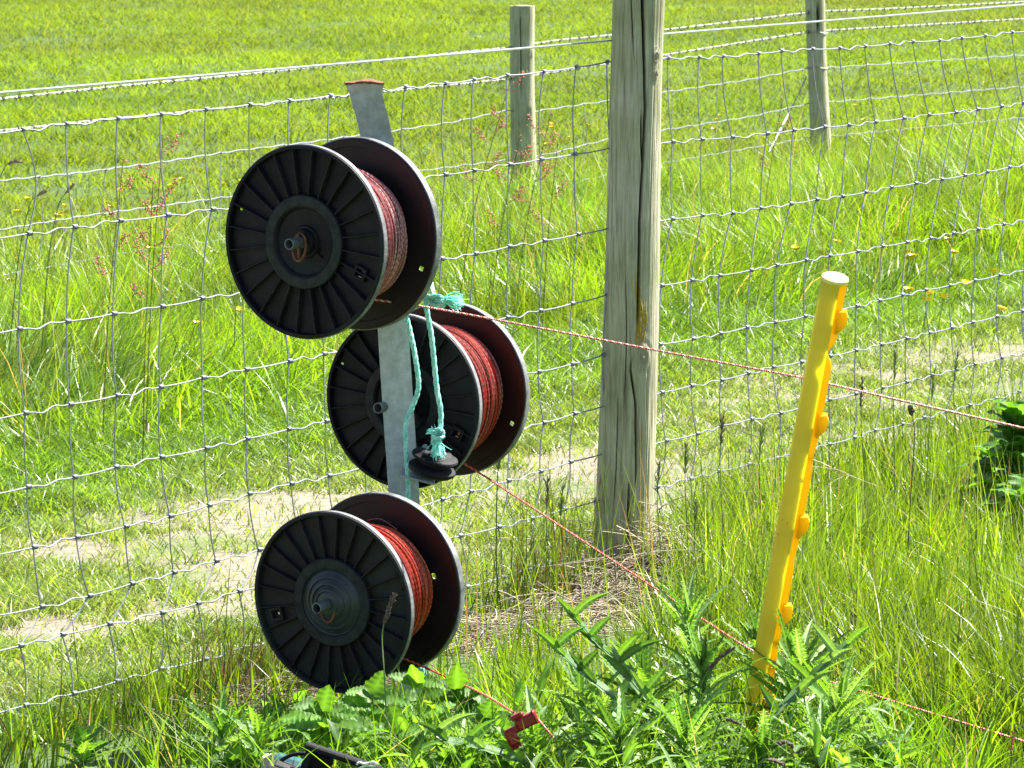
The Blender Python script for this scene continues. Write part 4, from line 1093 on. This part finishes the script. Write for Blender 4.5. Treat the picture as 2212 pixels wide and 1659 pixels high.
# broad bright blades leaning at the left foot
# dry straw heap
mb = MB()
def straw(u, v, su, n, hz, sy=.12, col0=(.46, .40, .29)):
    b0 = fence_pt(u, v)
    for _ in range(n):
        t_ = random.gauss(0, su); o_ = random.gauss(-.10, sy)
        o_ = -abs(o_); q0 = np.array([b0[0] + t_ * FD[0] - o_ * .5, b0[1] + t_ * FD[1] + o_, 0])
        q0[2] = float(gz(q0[0], q0[1])) + abs(random.gauss(0, hz)) * math.exp(-(t_ / (su * 1.1)) ** 2)
        a = random.uniform(0, 6.28); l = random.uniform(.05, .17); e = random.uniform(-.4, .9)
        d_ = np.array([math.cos(a), math.sin(a) * .7, e * .6]); bend = np.array([random.gauss(0, .4), random.gauss(0, .3), -random.random() * .9])
        s_ = np.linspace(0, 1, 6)[:, None]
        P = q0 + d_ * l * s_ + bend * l * s_ ** 2
        P[:, 2] = np.maximum(P[:, 2], .002)
        cc = np.array(col0) * random.uniform(.45, 1.35) * np.array([1, random.uniform(.92, 1.02), random.uniform(.85, 1.1)])
        mb.tube(P, .0012, 3, False, cc)
straw(1345, 1300, .06, 2400, .075, .07); straw(1300, 1330, .09, 1500, .035, .08); straw(1240, 1340, .10, 1200, .045, .08); straw(1130, 1370, .16, 900, .028, .10); straw(1010, 1400, .14, 700, .025, .10); straw(1375, 1285, .05, 260, .05, .06)
straw(600, 1500, .2, 500, .03, .08, (.30, .24, .17)); straw(480, 1530, .14, 250, .02, .05, (.25, .2, .13))
straw(1640, 1130, .2, 420, .10, .12); straw(1560, 1230, .15, 320, .08, .12)
o = mb.build("dry_grass", M_STRAW); tag(o, "matted dry grey-brown grass heaped round the foot of the wooden post", "dry grass", None, "stuff")

# ------------------------------------------------------------------ leaves and plants
LOBE = 0.0
def leaf(mb, p, d, up, L, W, col, teeth=8, td=.2, fold=.25, droop=.3, curl=.0, shape=.75, wave=0., n=26, spine=False, rib=None):
    d = np.array(d, float); d /= np.linalg.norm(d); up = np.array(up, float)
    s = np.cross(d, up); s /= max(np.linalg.norm(s), 1e-6); up = np.cross(s, d)
    t = np.linspace(0, 1, n)
    c = p + d * (L * t)[:, None] - np.array([0, 0, 1.]) * (droop * L * t ** 2)[:, None] + s * (curl * L * t ** 2)[:, None]
    env = np.sin(np.pi * t ** shape) ** .8 * W + .0006
    ph = (t * teeth) % 1.0
    if spine:
        tooth = 1 - td + td * 1.6 * np.maximum(0, 1 - np.abs(ph - .5) * 4.5)
    else: tooth = 1 - td * (1 - ph)
    w_ = env * tooth
    wv = wave * W * np.sin(t * teeth * 2 * np.pi)
    rows = []
    lob = 1 + LOBE * np.sin(t * random.uniform(9, 13) + random.uniform(0, 6))
    for f, zf in ((-1, 1), (-.5, .45), (0, 0), (.5, .45), (1, 1)):
        ww = (w_ if abs(f) == 1 else env * .92) * lob
        rows.append(c + s * (f * ww)[:, None] + up * (fold * abs(f) * ww + wv * abs(f) * (1 if f > 0 else -1))[:, None])
    V = np.stack(rows, 1).reshape(-1, 3)
    i = np.arange(n - 1)[:, None] * 5; j = np.arange(4)[None, :]
    Q = np.stack([i + j, i + j + 1, i + 6 + j, i + 5 + j], -1).reshape(-1, 4)
    C = np.tile(np.array(col), (n * 5, 1)); C = C.reshape(n, 5, 3)
    if n >= 40:
        vein = (np.abs(ph - .5) < .14)[:, None]; C[:, 1] *= np.where(vein, 1.35, .85); C[:, 3] *= np.where(vein, 1.35, .85)
    C[:, 2] = C[:, 2] * 1.5 + (.02 if rib is None else rib); C = C.reshape(-1, 3)
    mb.add(V, Q, None, C)
def spikes(mb, p, d, up, L, W, col, n, droop, curl):
    d = np.array(d, float); d /= np.linalg.norm(d); s = np.cross(d, up); s /= np.linalg.norm(s)
    for k in range(n):
        t = .12 + .85 * k / n
        for sg in (-1, 1):
            c = p + d * L * t - np.array([0, 0, 1]) * droop * L * t ** 2 + s * curl * L * t ** 2
            w_ = math.sin(math.pi * t ** .7) * W
            a = c + s * sg * w_ * .6; b_ = c + s * sg * (w_ + .006) + d * .006 + np.array([0, 0, .004 * random.uniform(-1, 1.5)]); e = c + s * sg * w_ * .6 + d * .004
            mb.add([a, b_, e], None, [[0, 1, 2]], col)
TH = [(.14, .25, .06), (.10, .21, .045), (.19, .30, .11), (.065, .14, .03), (.15, .28, .04)]
def thistle(u, vtop, Yc, label, nl=26, spread=1.0, leanx=0., lens=(.07, .15), W=.0068, lower=.0):
    tp = at(u, vtop, Yc); x0 = tp[0] - leanx; g0 = float(gz(x0, Yc))
    root = thing("thistle", (float(x0), Yc, g0), label, "thistle", "thistles in the foreground")
    H = tp[2] - g0
    P = smooth_path([[x0, Yc, g0 - .02], [x0 + leanx * .35, Yc, g0 + H * .4], [x0 + leanx * .75, Yc, g0 + H * .72], [tp[0], Yc, g0 + H * .86]], 6)
    mb = MB(); mb.tube(P, np.linspace(.0055, .003, len(P)), 7, True, (.12, .2, .07)); mb.build("stem", M_THISTLE, root)
    nl = int(nl * 1.45); W *= .85
    mb = MB()
    for k in range(nl):
        t = lower + (1 - lower) * (k + .5) / nl
        q = P[min(len(P) - 1, int(t * (len(P) - 1)))]
        a = k * 2.4 + random.uniform(-.3, .3)
        el = .35 + .95 * t ** 2.2 + random.uniform(-.15, .15)
        L = random.uniform(*lens) * (1.0 if t < .85 else .75); 
        d = np.array([math.cos(a) * math.cos(el) * spread, math.sin(a) * math.cos(el) * spread, math.sin(el)])
        up = np.array([-math.cos(a) * math.sin(el), -math.sin(a) * math.sin(el), math.cos(el)])
        c = np.array(random.choice(TH)) * random.uniform(.8, 1.3)
        dr = random.uniform(.1, .5) * (1 - t * .7); cu = random.uniform(-.25, .25)
        w0 = W * random.uniform(.75, 1.25)
        leaf(mb, q, d, up, L, w0, c, int(L / .014) + .5, .16, .6, dr, cu, .62, .10, 30, True)
        spikes(mb, q, d, up, L, w0, c * 1.4, int(L / .014), dr, cu)
    mb.build("leaves", M_THISTLE, root)
    return root
thistle(1490, 1275, 10.35, "tallest thistle, an upright bunch of narrow leaves just left of the yellow stake", 34, .8, .0, (.07, .14))
thistle(1635, 1345, 10.60, "thistle crossing in front of the lower yellow stake", 30, .9, -.02, (.07, .15))
thistle(1520, 1400, 10.2, "bushy dark thistle at the foot of the yellow stake", 36, 1.0, .0, (.07, .14))
thistle(1740, 1410, 10.3, "thistle with long leaves reaching right of the yellow stake", 30, 1.1, .05, (.10, .19), .011)
thistle(1820, 1500, 10.2, "low thistle under the red line right of the stake", 28, 1.2, .04, (.09, .17), .011)
thistle(1390, 1440, 10.15, "thistle below the dry grass heap, left of the tallest one", 28, 1.2, -.02, (.08, .17), .010)
thistle(1250, 1480, 10.1, "leaning thistle right of the red connector", 26, 1.2, -.10, (.09, .18), .010)
thistle(1150, 1590, 9.9, "low thistle directly below the red connector", 24, 1.2, -.05, (.07, .15), .010)
thistle(1340, 1570, 9.85, "thistle at the bottom edge below the wooden post", 28, 1.2, .0, (.08, .16), .010)
thistle(1480, 1560, 9.85, "dense thistle at the bottom edge left of the stake foot", 32, 1.1, .0, (.07, .15), .009)
thistle(1650, 1605, 9.9, "thistle at the bottom edge right below the stake foot", 30, 1.2, .0, (.08, .16), .010)
thistle(1780, 1590, 9.9, "pale thistle at the bottom edge, second from the right", 28, 1.2, .02, (.08, .16), .010)
thistle(1920, 1620, 9.95, "rightmost thistle at the bottom edge", 24, 1.2, .03, (.07, .15), .009)
thistle(990, 1600, 9.9, "small thistle below the leafy plants in the middle", 20, 1.2, -.03, (.07, .13), .009)
thistle(560, 1575, 9.95, "young thistle left of the energiser handle", 20, 1.1, 0, (.06, .12), .009)
thistle(480, 1560, 10.0, "young thistle standing under the netting, second from the left edge", 20, 1.1, 0, (.06, .12), .010)
thistle(180, 1600, 10.0, "broad leaved thistle near the left bottom corner", 18, 1.0, 0, (.06, .11), .013)

# long arching fleshy stems with leaves (creeping thistle shoots)
def shoot(pts, label, W=.010, nl=6, L=.09):
    P = smooth_path([at(*p) for p in pts], 8); org = P[0]
    root = thing("thistle_shoot", tuple(float(x) for x in org), label, "thistle", "arching thistle shoots in the foreground")
    mb = MB(); m = len(P)
    for k in range(2):
        pass
    mb.tube(P, np.linspace(.0042, .0012, m), 6, True, (.14, .24, .10)); mb.build("stem", M_THISTLE, root)
    mb = MB()
    d0 = P[-1] - P[0]
    # the blade itself runs along the stem as a folded ribbon
    T = np.gradient(P, axis=0); T /= np.linalg.norm(T, axis=1, keepdims=True)
    s = np.cross(T, [0, -.5, .85]); s /= np.linalg.norm(s, axis=1, keepdims=True)
    t = np.linspace(0, 1, m); w_ = W * np.sin(np.pi * (t * .85 + .1)) ** .6 * (1 + .15 * np.sin(t * 60))
    V = np.stack([P + s * w_[:, None] + [0, 0, .004], P + [0, -.001, 0.001], P - s * w_[:, None] + [0, 0, .004]], 1).reshape(-1, 3)
    i = np.arange(m - 1)[:, None] * 3; j = np.arange(2)[None, :]
    mb.add(V, np.stack([i + j, i + j + 1, i + 4 + j, i + 3 + j], -1).reshape(-1, 4), None, (.12, .24, .075))
    for k in range(nl):
        q = P[int((k + .6) / (nl + .3) * (m - 1))]; a = random.uniform(-.6, .6) + (0 if k % 2 else math.pi)
        d = np.array([math.cos(a) * .6, -.2, .7]); leaf(mb, q, d, [0, -.7, .4], L * random.uniform(.6, 1.1), .008, np.array(random.choice(TH)), 7.5, .16, .6, .2, random.uniform(-.2, .2), .62, .08, 30, True)
    mb.build("leaves", M_THISTLE, root)
shoot([(1385, 1462, 10.12), (1330, 1425, 10.10), (1285, 1385, 10.08), (1250, 1345, 10.06), (1228, 1322, 10.05)], "pale arching shoot pointing up left towards the lowest reel")
shoot([(1400, 1555, 9.98), (1330, 1510, 9.98), (1265, 1460, 9.97), (1215, 1415, 9.96), (1190, 1385, 9.96)], "second arching shoot, just below the palest one")
shoot([(1480, 1590, 9.95), (1420, 1530, 9.95), (1370, 1480, 9.95), (1320, 1400, 9.95)], "arching shoot rising between the post foot and the stake")
shoot([(1160, 1655, 9.8), (1090, 1632, 9.8), (1020, 1612, 9.8), (960, 1600, 9.8), (925, 1575, 9.8)], "low flat shoot running along the bottom edge below the connector")
shoot([(1660, 1560, 9.95), (1740, 1480, 10.0), (1800, 1420, 10.0), (1848, 1378, 10.02)], "shoot reaching up right from the stake foot")

# parsnip-like plants
LOBE = .13
PC = [(.11, .24, .03), (.08, .18, .022), (.14, .28, .045), (.06, .14, .015)]
def parsnip(u, vtop, Yc, label, pairs=3, sc_=1.0, leanx=0, face=0.0):
    tp = at(u, vtop, Yc); x0 = tp[0] - leanx; g0 = float(gz(x0, Yc)); H = tp[2] - g0
    root = thing("leafy_plant", (float(x0), Yc, g0), label, "plant", "pale leafy plants in the foreground")
    P = smooth_path([[x0, Yc, g0 - .02], [x0 + leanx * .5, Yc, g0 + H * .5], [tp[0], Yc, g0 + H - .035 * sc_]], 8)
    mb = MB(); mb.tube(P, np.linspace(.0045, .002, len(P)), 7, True, (.16, .28, .06)); mb.build("stem", M_LEAF, root)
    mb = MB()
    for k in range(pairs):
        q = P[-1] - (P[-1] - P[len(P) // 2]) * (k * .8 / max(1, pairs - 1)) if pairs > 1 else P[-1]
        for sg in (-1, 1):
            a = face + random.uniform(-.25, .25); L = sc_ * (.046 + .012 * k) * random.uniform(.85, 1.15)
            d = np.array([sg * math.cos(a), math.sin(a) - .25, random.uniform(.05, .45)])
            nrm = np.array([random.gauss(0, .25), -.55, .75])
            leaf(mb, q + np.array([0, 0, random.uniform(-.004, .004)]), d, nrm, L, L * random.uniform(.32, .42), np.array(random.choice(PC)) * random.uniform(.8, 1.2), 8, .32, .18, random.uniform(.1, .6), random.uniform(-.35, .35), random.uniform(.55, .8), .03, 46)
            if k and random.random() < .35:
                leaf(mb, q + d / np.linalg.norm(d) * L * .15, d + np.array([0, -.1, -.75]), nrm, L * .6, L * .24, np.array(random.choice(PC)), 5, .15, .15, .2, 0, .62, .02, 30)
    leaf(mb, P[-1], [random.uniform(-.5, .5), random.uniform(-.5, .2), 1], [random.uniform(-.5, .5), -.8, .5], .045 * sc_ * random.uniform(.7, 1.2), .017 * sc_, np.array(PC[0]), 5, .2, .15, .1, 0, .6, .02, 30)
    leaf(mb, P[-1] - [0, 0, .006], [.9, random.uniform(-.6, .3), random.uniform(.2, .7)], [random.uniform(-.3, .3), -.6, .7], .036 * sc_, .014 * sc_, np.array(PC[2]), 5, .2, .15, .1, 0, .6, .02, 30)
    leaf(mb, P[-1] - [0, 0, .003], [-.8, random.uniform(-.6, .3), random.uniform(.3, .9)], [random.uniform(-.3, .3), -.6, .7], .030 * sc_, .013 * sc_, np.array(PC[1]), 5, .2, .15, .1, 0, .6, .02, 30)
    mb.build("leaves", M_LEAF, root)
parsnip(696, 1482, 10.05, "bright toothed plant right below the lowest reel, nearest the energiser", 4, 1.25)
parsnip(805, 1450, 10.12, "darker leafy plant in front of the bottom edge of the lowest reel", 4, 1.15)
parsnip(905, 1430, 10.20, "leafy plant hiding the foot of the steel post", 3, 1.1)
parsnip(985, 1440, 10.25, "leafy plant just right of the foot of the steel post", 4, 1.2)
parsnip(1050, 1500, 10.15, "leafy plant beside the short red line", 4, 1.15, .02)
parsnip(860, 1530, 10.0, "low leafy plant between the energiser handle and the post foot", 4, 1.3)
parsnip(1085, 1560, 10.05, "leafy plant on the left of the red connector", 3, 1.1)
parsnip(1010, 1590, 9.9, "leafy plant at the bottom edge below the leafy patch", 4, 1.2)
parsnip(905, 1615, 9.9, "leafy plant at the bottom edge right of the energiser", 4, 1.2)
parsnip(500, 1600, 9.95, "pale leafy plant at the bottom edge left of the cable", 3, 1.0)
parsnip(330, 1640, 9.95, "low leafy plant near the left bottom corner", 3, 1.0)

LOBE = .05
# low leafy ground cover between the plants
mb = MB()
for _ in range(1700):
    y_ = random.uniform(9.55, 10.75); u__ = random.uniform(560, 1960) ; x_ = (u__ - 1106) / F * y_
    if u__ < 880 and y_ < 9.95: continue
    z_ = float(gz(x_, y_)) + random.uniform(.0, .13) * (1 if y_ < 10.4 else .5) * (.35 if 1540 < u__ < 1720 else 1)
    a = random.uniform(0, 6.28); el = random.uniform(-.1, 1.3)
    d_ = np.array([math.cos(a) * math.cos(el), math.sin(a) * math.cos(el), math.sin(el)])
    up_ = np.array([-math.cos(a) * math.sin(el), -math.sin(a) * math.sin(el), math.cos(el)]) + np.array([random.gauss(0, .3), random.gauss(0, .3), 0])
    thin = u__ > 1120
    L_ = random.uniform(.03, .08) * (1.25 if thin else .9)
    leaf(mb, [x_, y_, z_], d_, up_, L_, L_ * (.09 if thin else .2), np.array(random.choice(TH if thin else PC)) * random.uniform(.6, 1.25), 5, .3, .3, .3, random.uniform(-.3, .3), .65, .03, 16)
n_ = 1700; yb = RNG.uniform(9.7, 10.5, n_); ub = RNG.uniform(300, 2150, n_); xb = (ub - 1106) / F * yb
mb.add(*blades(xb, yb, RNG.uniform(.12, .26, n_), RNG.uniform(.003, .0055, n_), RNG.uniform(.2, .9, n_), greens(n_, (.10, .21, .015), .3, .5, .05, (.4, .33, .18)), 5))
o = mb.build("undergrowth", M_LEAF); tag(o, "mixed low leaves filling the ground between the foreground plants", "ground cover", None, "stuff")

# dark dock clump on the right edge
def dock(u, vtop, Yc, label, n=16, col=(.07, .17, .025), L0=.12):
    tp = at(u, vtop, Yc); g0 = float(gz(tp[0], Yc)); H = tp[2] - g0
    root = thing("dock_plant", (float(tp[0]), Yc, g0), label, "plant", "broad leaved docks")
    mb = MB(); mb.tube([[tp[0], Yc, g0 - .01], [tp[0] + .01, Yc, tp[2] - .05]], .006, 7, True, (.12, .13, .04)); mb.build("stem", M_LEAF, root)
    mb = MB()
    for k in range(n):
        t = k / n; q = np.array([tp[0] + .01 * t, Yc, g0 + H * (.1 + .75 * t)]); a = k * 2.4; el = .3 + .8 * t
        d = np.array([math.cos(a) * math.cos(el), math.sin(a) * math.cos(el), math.sin(el)])
        up = np.array([-math.cos(a) * math.sin(el), -math.sin(a) * math.sin(el), math.cos(el)])
        leaf(mb, q, d, up, L0 * random.uniform(.8, 1.3), L0 * .24, np.array(col) * random.uniform(.7, 1.4), 3, .06, .2, .5, random.uniform(-.2, .2), .7, .15, 24)
    mb.build("leaves", M_LEAF, root)
dock(2195, 860, 13.5, "dark dock clump at the right edge in front of the netting", 60, L0=.14)
dock(2140, 960, 13.7, "dark green dock left of the clump at the right edge", 46, L0=.12)
dock(2200, 1030, 13.2, "low dock at the right edge below the dark clump", 20, L0=.12)

# ------------------------------------------------------------------ seeding stalks, sorrel, buttercups
def seedhead(mb, P, n, r, ln, col=None):
    """P: path of the head; spikelets along it"""
    for k in range(n):
        q = P[int(random.random() * (len(P) - 1))]; T = P[-1] - P[0]; T = T / np.linalg.norm(T)
        d = T + np.array([random.gauss(0, .28), random.gauss(0, .28), random.gauss(0, .2)]); d /= np.linalg.norm(d)
        e = q + d * ln
        mb.tube([q, (q + e) / 2, e], [r * .5, r, r * .3], 5, False)
def stalk(name, label, cat, group, path, head_from, headmat, stemmat, n=60, r=.0016, ln=.010, rs=.0013):
    P = smooth_path([at(*p) for p in path], 8)
    root = thing(name, tuple(float(x) for x in P[0]), label, cat, group)
    k = int(len(P) * head_from)
    MB().tube(P, np.linspace(rs * 1.2, rs * .6, len(P)), 5).build("stem", stemmat, root)
    mb = MB(); seedhead(mb, P[k:], n, r, ln); mb.build("seed_head", headmat, root)
G1 = "seeding grass stalks"
stalk("grass_stalk", "tall grass stalk with a dark seed head crossing the lowest reel", "grass stalk", G1, [(870, 1680, 9.9), (838, 1560, 9.95), (830, 1450, 9.97), (826, 1370, 10), (838, 1320, 10), (852, 1288, 10)], .66, M_BROWNHEAD, M_STEM, 110, .0017, .010)
stalk("grass_stalk", "green seed head standing against the right of the middle reel", "grass stalk", G1, [(1075, 1300, 11.0), (1072, 1180, 11.0), (1074, 1050, 11.0), (1078, 1000, 11.0), (1086, 965, 11.0)], .66, M_GREENHEAD, M_STEM, 60, .0018, .010)
stalk("grass_stalk", "brown seed head between the thistles left of the stake", "grass stalk", G1, [(1500, 1560, 9.95), (1515, 1480, 9.95), (1540, 1435, 9.95), (1585, 1400, 9.95)], .55, M_BROWNHEAD, M_STEM, 120, .0019, .009)
stalk("grass_stalk", "thick drooping brown seed head at the bottom edge, below the stake", "grass stalk", G1, [(1640, 1660, 9.8), (1660, 1620, 9.8), (1690, 1600, 9.8), (1725, 1625, 9.8)], .55, M_BROWNHEAD, M_STEM, 130, .0022, .009)
stalk("grass_stalk", "short brown seed head at the very bottom edge, left of the thick one", "grass stalk", G1, [(1620, 1670, 9.75), (1645, 1645, 9.75), (1665, 1640, 9.75), (1690, 1652, 9.75)], .5, M_BROWNHEAD, M_STEM, 90, .0021, .008)
stalk("grass_stalk", "thin brown seed head just below the stake foot", "grass stalk", G1, [(1540, 1600, 9.8), (1555, 1560, 9.8), (1570, 1552, 9.8), (1596, 1564, 9.8)], .6, M_BROWNHEAD, M_STEM, 60, .0013, .008)
stalk("grass_stalk", "pinkish seed head at the far right bottom corner", "grass stalk", G1, [(2180, 1680, 10.1), (2184, 1640, 10.1), (2186, 1610, 10.1), (2190, 1585, 10.1)], .45, M_SORREL, M_STEM, 70, .0014, .007)
stalk("grass_stalk", "dead dark stalk with a withered head under the pink line, far right", "grass stalk", G1, [(1960, 1210, 12.2), (1965, 1110, 12.2), (1972, 1000, 12.2), (1976, 930, 12.2), (1966, 880, 12.2)], .88, M_BROWNHEAD, M_BROWNHEAD, 60, .003, .011)
for k, (uu, vv, YY, lb) in enumerate([(1180, 1035, 11.9, "slim brown grass stalk left of the wooden post, tallest of its tuft"), (1212, 1050, 11.9, "slim grass stalk closest to the left of the wooden post"),
        (1420, 1000, 12.0, "slim stalk touching the right side of the wooden post"), (1480, 960, 12.3, "slim seeding stalk a hand right of the wooden post"), (1860, 820, 13.0, "seeding stalk right of the yellow stake"),
        (1930, 760, 13.4, "tallest seeding stalk right of the yellow stake"), (2010, 800, 13.6, "seeding stalk between the stake and the dark docks"), (2060, 760, 13.8, "leaning seeding stalk left of the dark docks"),
        (1555, 900, 12.5, "seeding stalk midway between wooden post and stake"), (1640, 920, 12.6, "seeding stalk just left of the stake"), (1500, 1085, 11.6, "dark stalk low between wooden post and stake")]):
    tp = at(uu, vv, YY); gb = float(gz(tp[0], YY)); vb = 829.5 + F * math.tan(math.atan2(CAMZ - gb, YY) - PITCH)
    stalk("grass_stalk", lb, "grass stalk", G1, [(uu - random.uniform(-14, 14), vb, YY), (uu - random.uniform(-10, 10), (vv * .4 + vb * .6), YY), (uu, vv + 90, YY), (uu + random.uniform(0, 10), vv, YY)], .72, M_GREENHEAD if k % 4 else M_BROWNHEAD, M_STEM, 34, .0010, .018, .001)
stalk("grass_stalk", "nodding brown grass head at the left edge below the top netting wire", "grass stalk", G1, [(-20, 560, 14), (-12, 450, 14), (0, 385, 14), (18, 352, 14), (42, 350, 14)], .7, M_TANHEAD, M_STEM, 60, .0018, .012)
stalk("grass_stalk", "brown grass head at left, between the first and second stay wires", "grass stalk", G1, [(20, 760, 14.5), (40, 560, 14.5), (62, 450, 14.5), (78, 425, 14.5), (96, 415, 14.5)], .74, M_TANHEAD, M_STEM, 60, .0018, .012)
stalk("grass_stalk", "brown grass head at left, crossing the second stay wire", "grass stalk", G1, [(90, 760, 14.5), (105, 560, 14.5), (125, 450, 14.5), (140, 420, 14.5), (156, 402, 14.5)], .74, M_TANHEAD, M_STEM, 60, .0018, .012)
G2 = "reddish sorrel stalks by the fences"
def sorrel(label, uh, vh, YY, du=0, br=5):
    tp = at(uh, vh, YY); gb = float(gz(tp[0], YY)); b0 = np.array([tp[0] - du, YY, gb])
    root = thing("sorrel", tuple(float(x) for x in b0), label, "sorrel", G2)
    P = smooth_path([b0, b0 + (tp - b0) * .5 + [du * -.15, 0, 0], tp], 10)
    mb = MB(); mb.tube(P, np.linspace(.0016, .0010, len(P)), 5)
    hd = MB(); ends = []
    for k in range(br):
        q = P[int(len(P) * (.60 + .38 * k / br))]; sg = 1 if k % 2 else -1
        L = random.uniform(.03, .07); e = q + np.array([sg * L * .8, random.uniform(-.02, .02), L * .9]); mid = q + np.array([sg * L * .55, 0, L * .35])
        B = smooth_path([q, mid, e], 6); mb.tube(B, .0008, 4); ends.append(B[3:])
    ends.append(P[int(len(P) * .85):])
    mb.build("stem", M_REDSTEM, root)
    for B in ends:
        hd = MB()
        for q in B[::1]:
            for _ in range(3):
                o_ = q + np.array([random.gauss(0, .006), random.gauss(0, .006), random.gauss(0, .006)])
                d = np.array([random.gauss(0, 1), random.gauss(0, 1), random.gauss(0, 1)]); d /= np.linalg.norm(d)
                hd.tube([o_ - d * .003, o_, o_ + d * .003], [.0007, .0024, .0007], 5, False)
        hd.build("seed_head", M_SORREL, root)
sorrel("branching sorrel with the highest red head left of the top reel", 352, 296, 15.5, .05, 6)
sorrel("thin sorrel with a pink head, leftmost of the two left of the top reel", 266, 345, 15.5, .06, 4)
sorrel("shorter sorrel between the two taller ones left of the top reel", 330, 400, 15.0, .03, 4)
sorrel("red sorrel whose head crosses the left far post", 1105, 165, 18.5, .18, 6)
sorrel("red sorrel with its head at the foot of the left far post", 1122, 300, 18.0, .10, 4)
sorrel("red sorrel just right of the left far post", 1190, 242, 18.5, .12, 5)
sorrel("smallest red sorrel, low right of the left far post", 1205, 305, 18.0, .05, 3)
sorrel("lone sorrel leaning beside the right far post", 1690, 215, 22, .08, 2)

# buttercups: one plant built, the rest copied
def buttercup():
    b0 = np.zeros(3)
    root = bpy.data.objects.new("buttercup", None); root.empty_display_size = .03; link(root); ORG[root] = np.zeros(3)
    H = .30
    MB().tube(smooth_path([[0, 0, 0], [.01, .0, H * .5], [0, 0, H]], 5), .0012, 4).build("stem", M_STEM, root, org=np.zeros(3))
    mb = MB()
    for k in range(5):
        a = k * 2 * math.pi / 5; V = []; n = 5
        for i in range(n):
            t = i / (n - 1); w_ = .0115 * math.sin(math.pi * (t * .75 + .12)); rr = .015 * t; zz = .011 * t ** 1.3
            for f in (-1, 0, 1):
                V.append([rr * math.cos(a) - f * w_ * math.sin(a), rr * math.sin(a) + f * w_ * math.cos(a), H + zz + abs(f) * .002])
        Q = [[i * 3 + j, i * 3 + j + 1, i * 3 + j + 4, i * 3 + j + 3] for i in range(n - 1) for j in range(2)]
        mb.add(V, Q)
    mb.lathe([(.0001, H + .004), (.0035, H + .003), (.0035, H), (.0001, H - .001)], 8)
    mb.build("flower", M_PETAL, root, org=np.zeros(3))
    return root
BC = [(205, 663, 19), (145, 645, 19.5), (210, 668, 18.8), (248, 690, 18), (320, 540, 21), (362, 548, 21), (352, 528, 21.3), (455, 550, 20.5), (470, 552, 20.2), (545, 700, 17.8), (500, 660, 18.6), (428, 702, 17.6),
      (36, 460, 23), (60, 475, 23), (96, 466, 23), (130, 445, 24), (140, 452, 24), (160, 462, 23.5), (175, 458, 23.5), (60, 430, 24), (210, 445, 24), (100, 478, 22.6), (228, 450, 23.6), (390, 400, 26), (408, 380, 27), (420, 385, 27), (470, 385, 27), (22, 610, 20), (470, 400, 26.5), (295, 405, 26),
      (1175, 262, 29), (1195, 275, 28.5), (1182, 300, 27.5), (1200, 310, 27.5), (1215, 300, 27.5), (1230, 312, 27), (1195, 325, 27), (1180, 315, 27.5), (1240, 270, 29), (1165, 290, 28),
      (1835, 125, 36), (1850, 130, 36), (1837, 132, 35.5), (1862, 138, 35), (1900, 205, 30), (1835, 228, 30), (1905, 250, 29), (2035, 170, 33), (2100, 150, 34), (2120, 158, 34), (2140, 165, 33), (2135, 182, 33), (1540, 235, 30), (1555, 260, 29), (1580, 250, 29), (1575, 270, 28),
      (1930, 510, 21), (1955, 560, 20), (1975, 555, 20), (1995, 545, 20), (2030, 545, 20), (1960, 625, 19), (1985, 635, 18.6), (2000, 648, 18.5), (2020, 640, 18.6), (2055, 600, 19), (2060, 520, 21), (2100, 660, 18.5), (2185, 580, 19.5), (1720, 530, 20.5), (1755, 545, 20.3), (1800, 405, 24), (1770, 520, 21), (1640, 500, 22)]
bc0 = buttercup(); kids = list(bc0.children)
for k, (uu, vv, YY) in enumerate(BC):
    if k == 0: root = bc0
    else:
        root = bc0.copy(); link(root)
        for ch in kids:
            c = ch.copy(); link(c, root)
    tp = at(uu, vv, YY); gb = float(gz(tp[0], YY)); H = tp[2] - gb
    root.location = (tp[0], YY, gb if H > .08 else tp[2] - .12)
    s = max(.12, H) / .30
    
    bs = 1.05 if YY < 24 else .8; root.scale = (bs, bs, 1.0); root.location.z = tp[2] - .30
    root.rotation_euler = (random.uniform(-.0, .35), random.uniform(-.2, .2), random.uniform(0, 6.28))
    if uu < 300 and vv > 600: lb = "yellow buttercup low in the long grass left of the top reel"
    elif uu < 600: lb = "yellow buttercup in the grass behind the left part of the netting"
    elif uu < 1300: lb = "yellow buttercup beside the left far post"
    elif vv < 300: lb = "yellow buttercup near the right far post"
    else: lb = "yellow buttercup in the grass behind the netting right of the yellow stake top"
    tag(root, lb, "buttercup", "yellow buttercups in the grass")
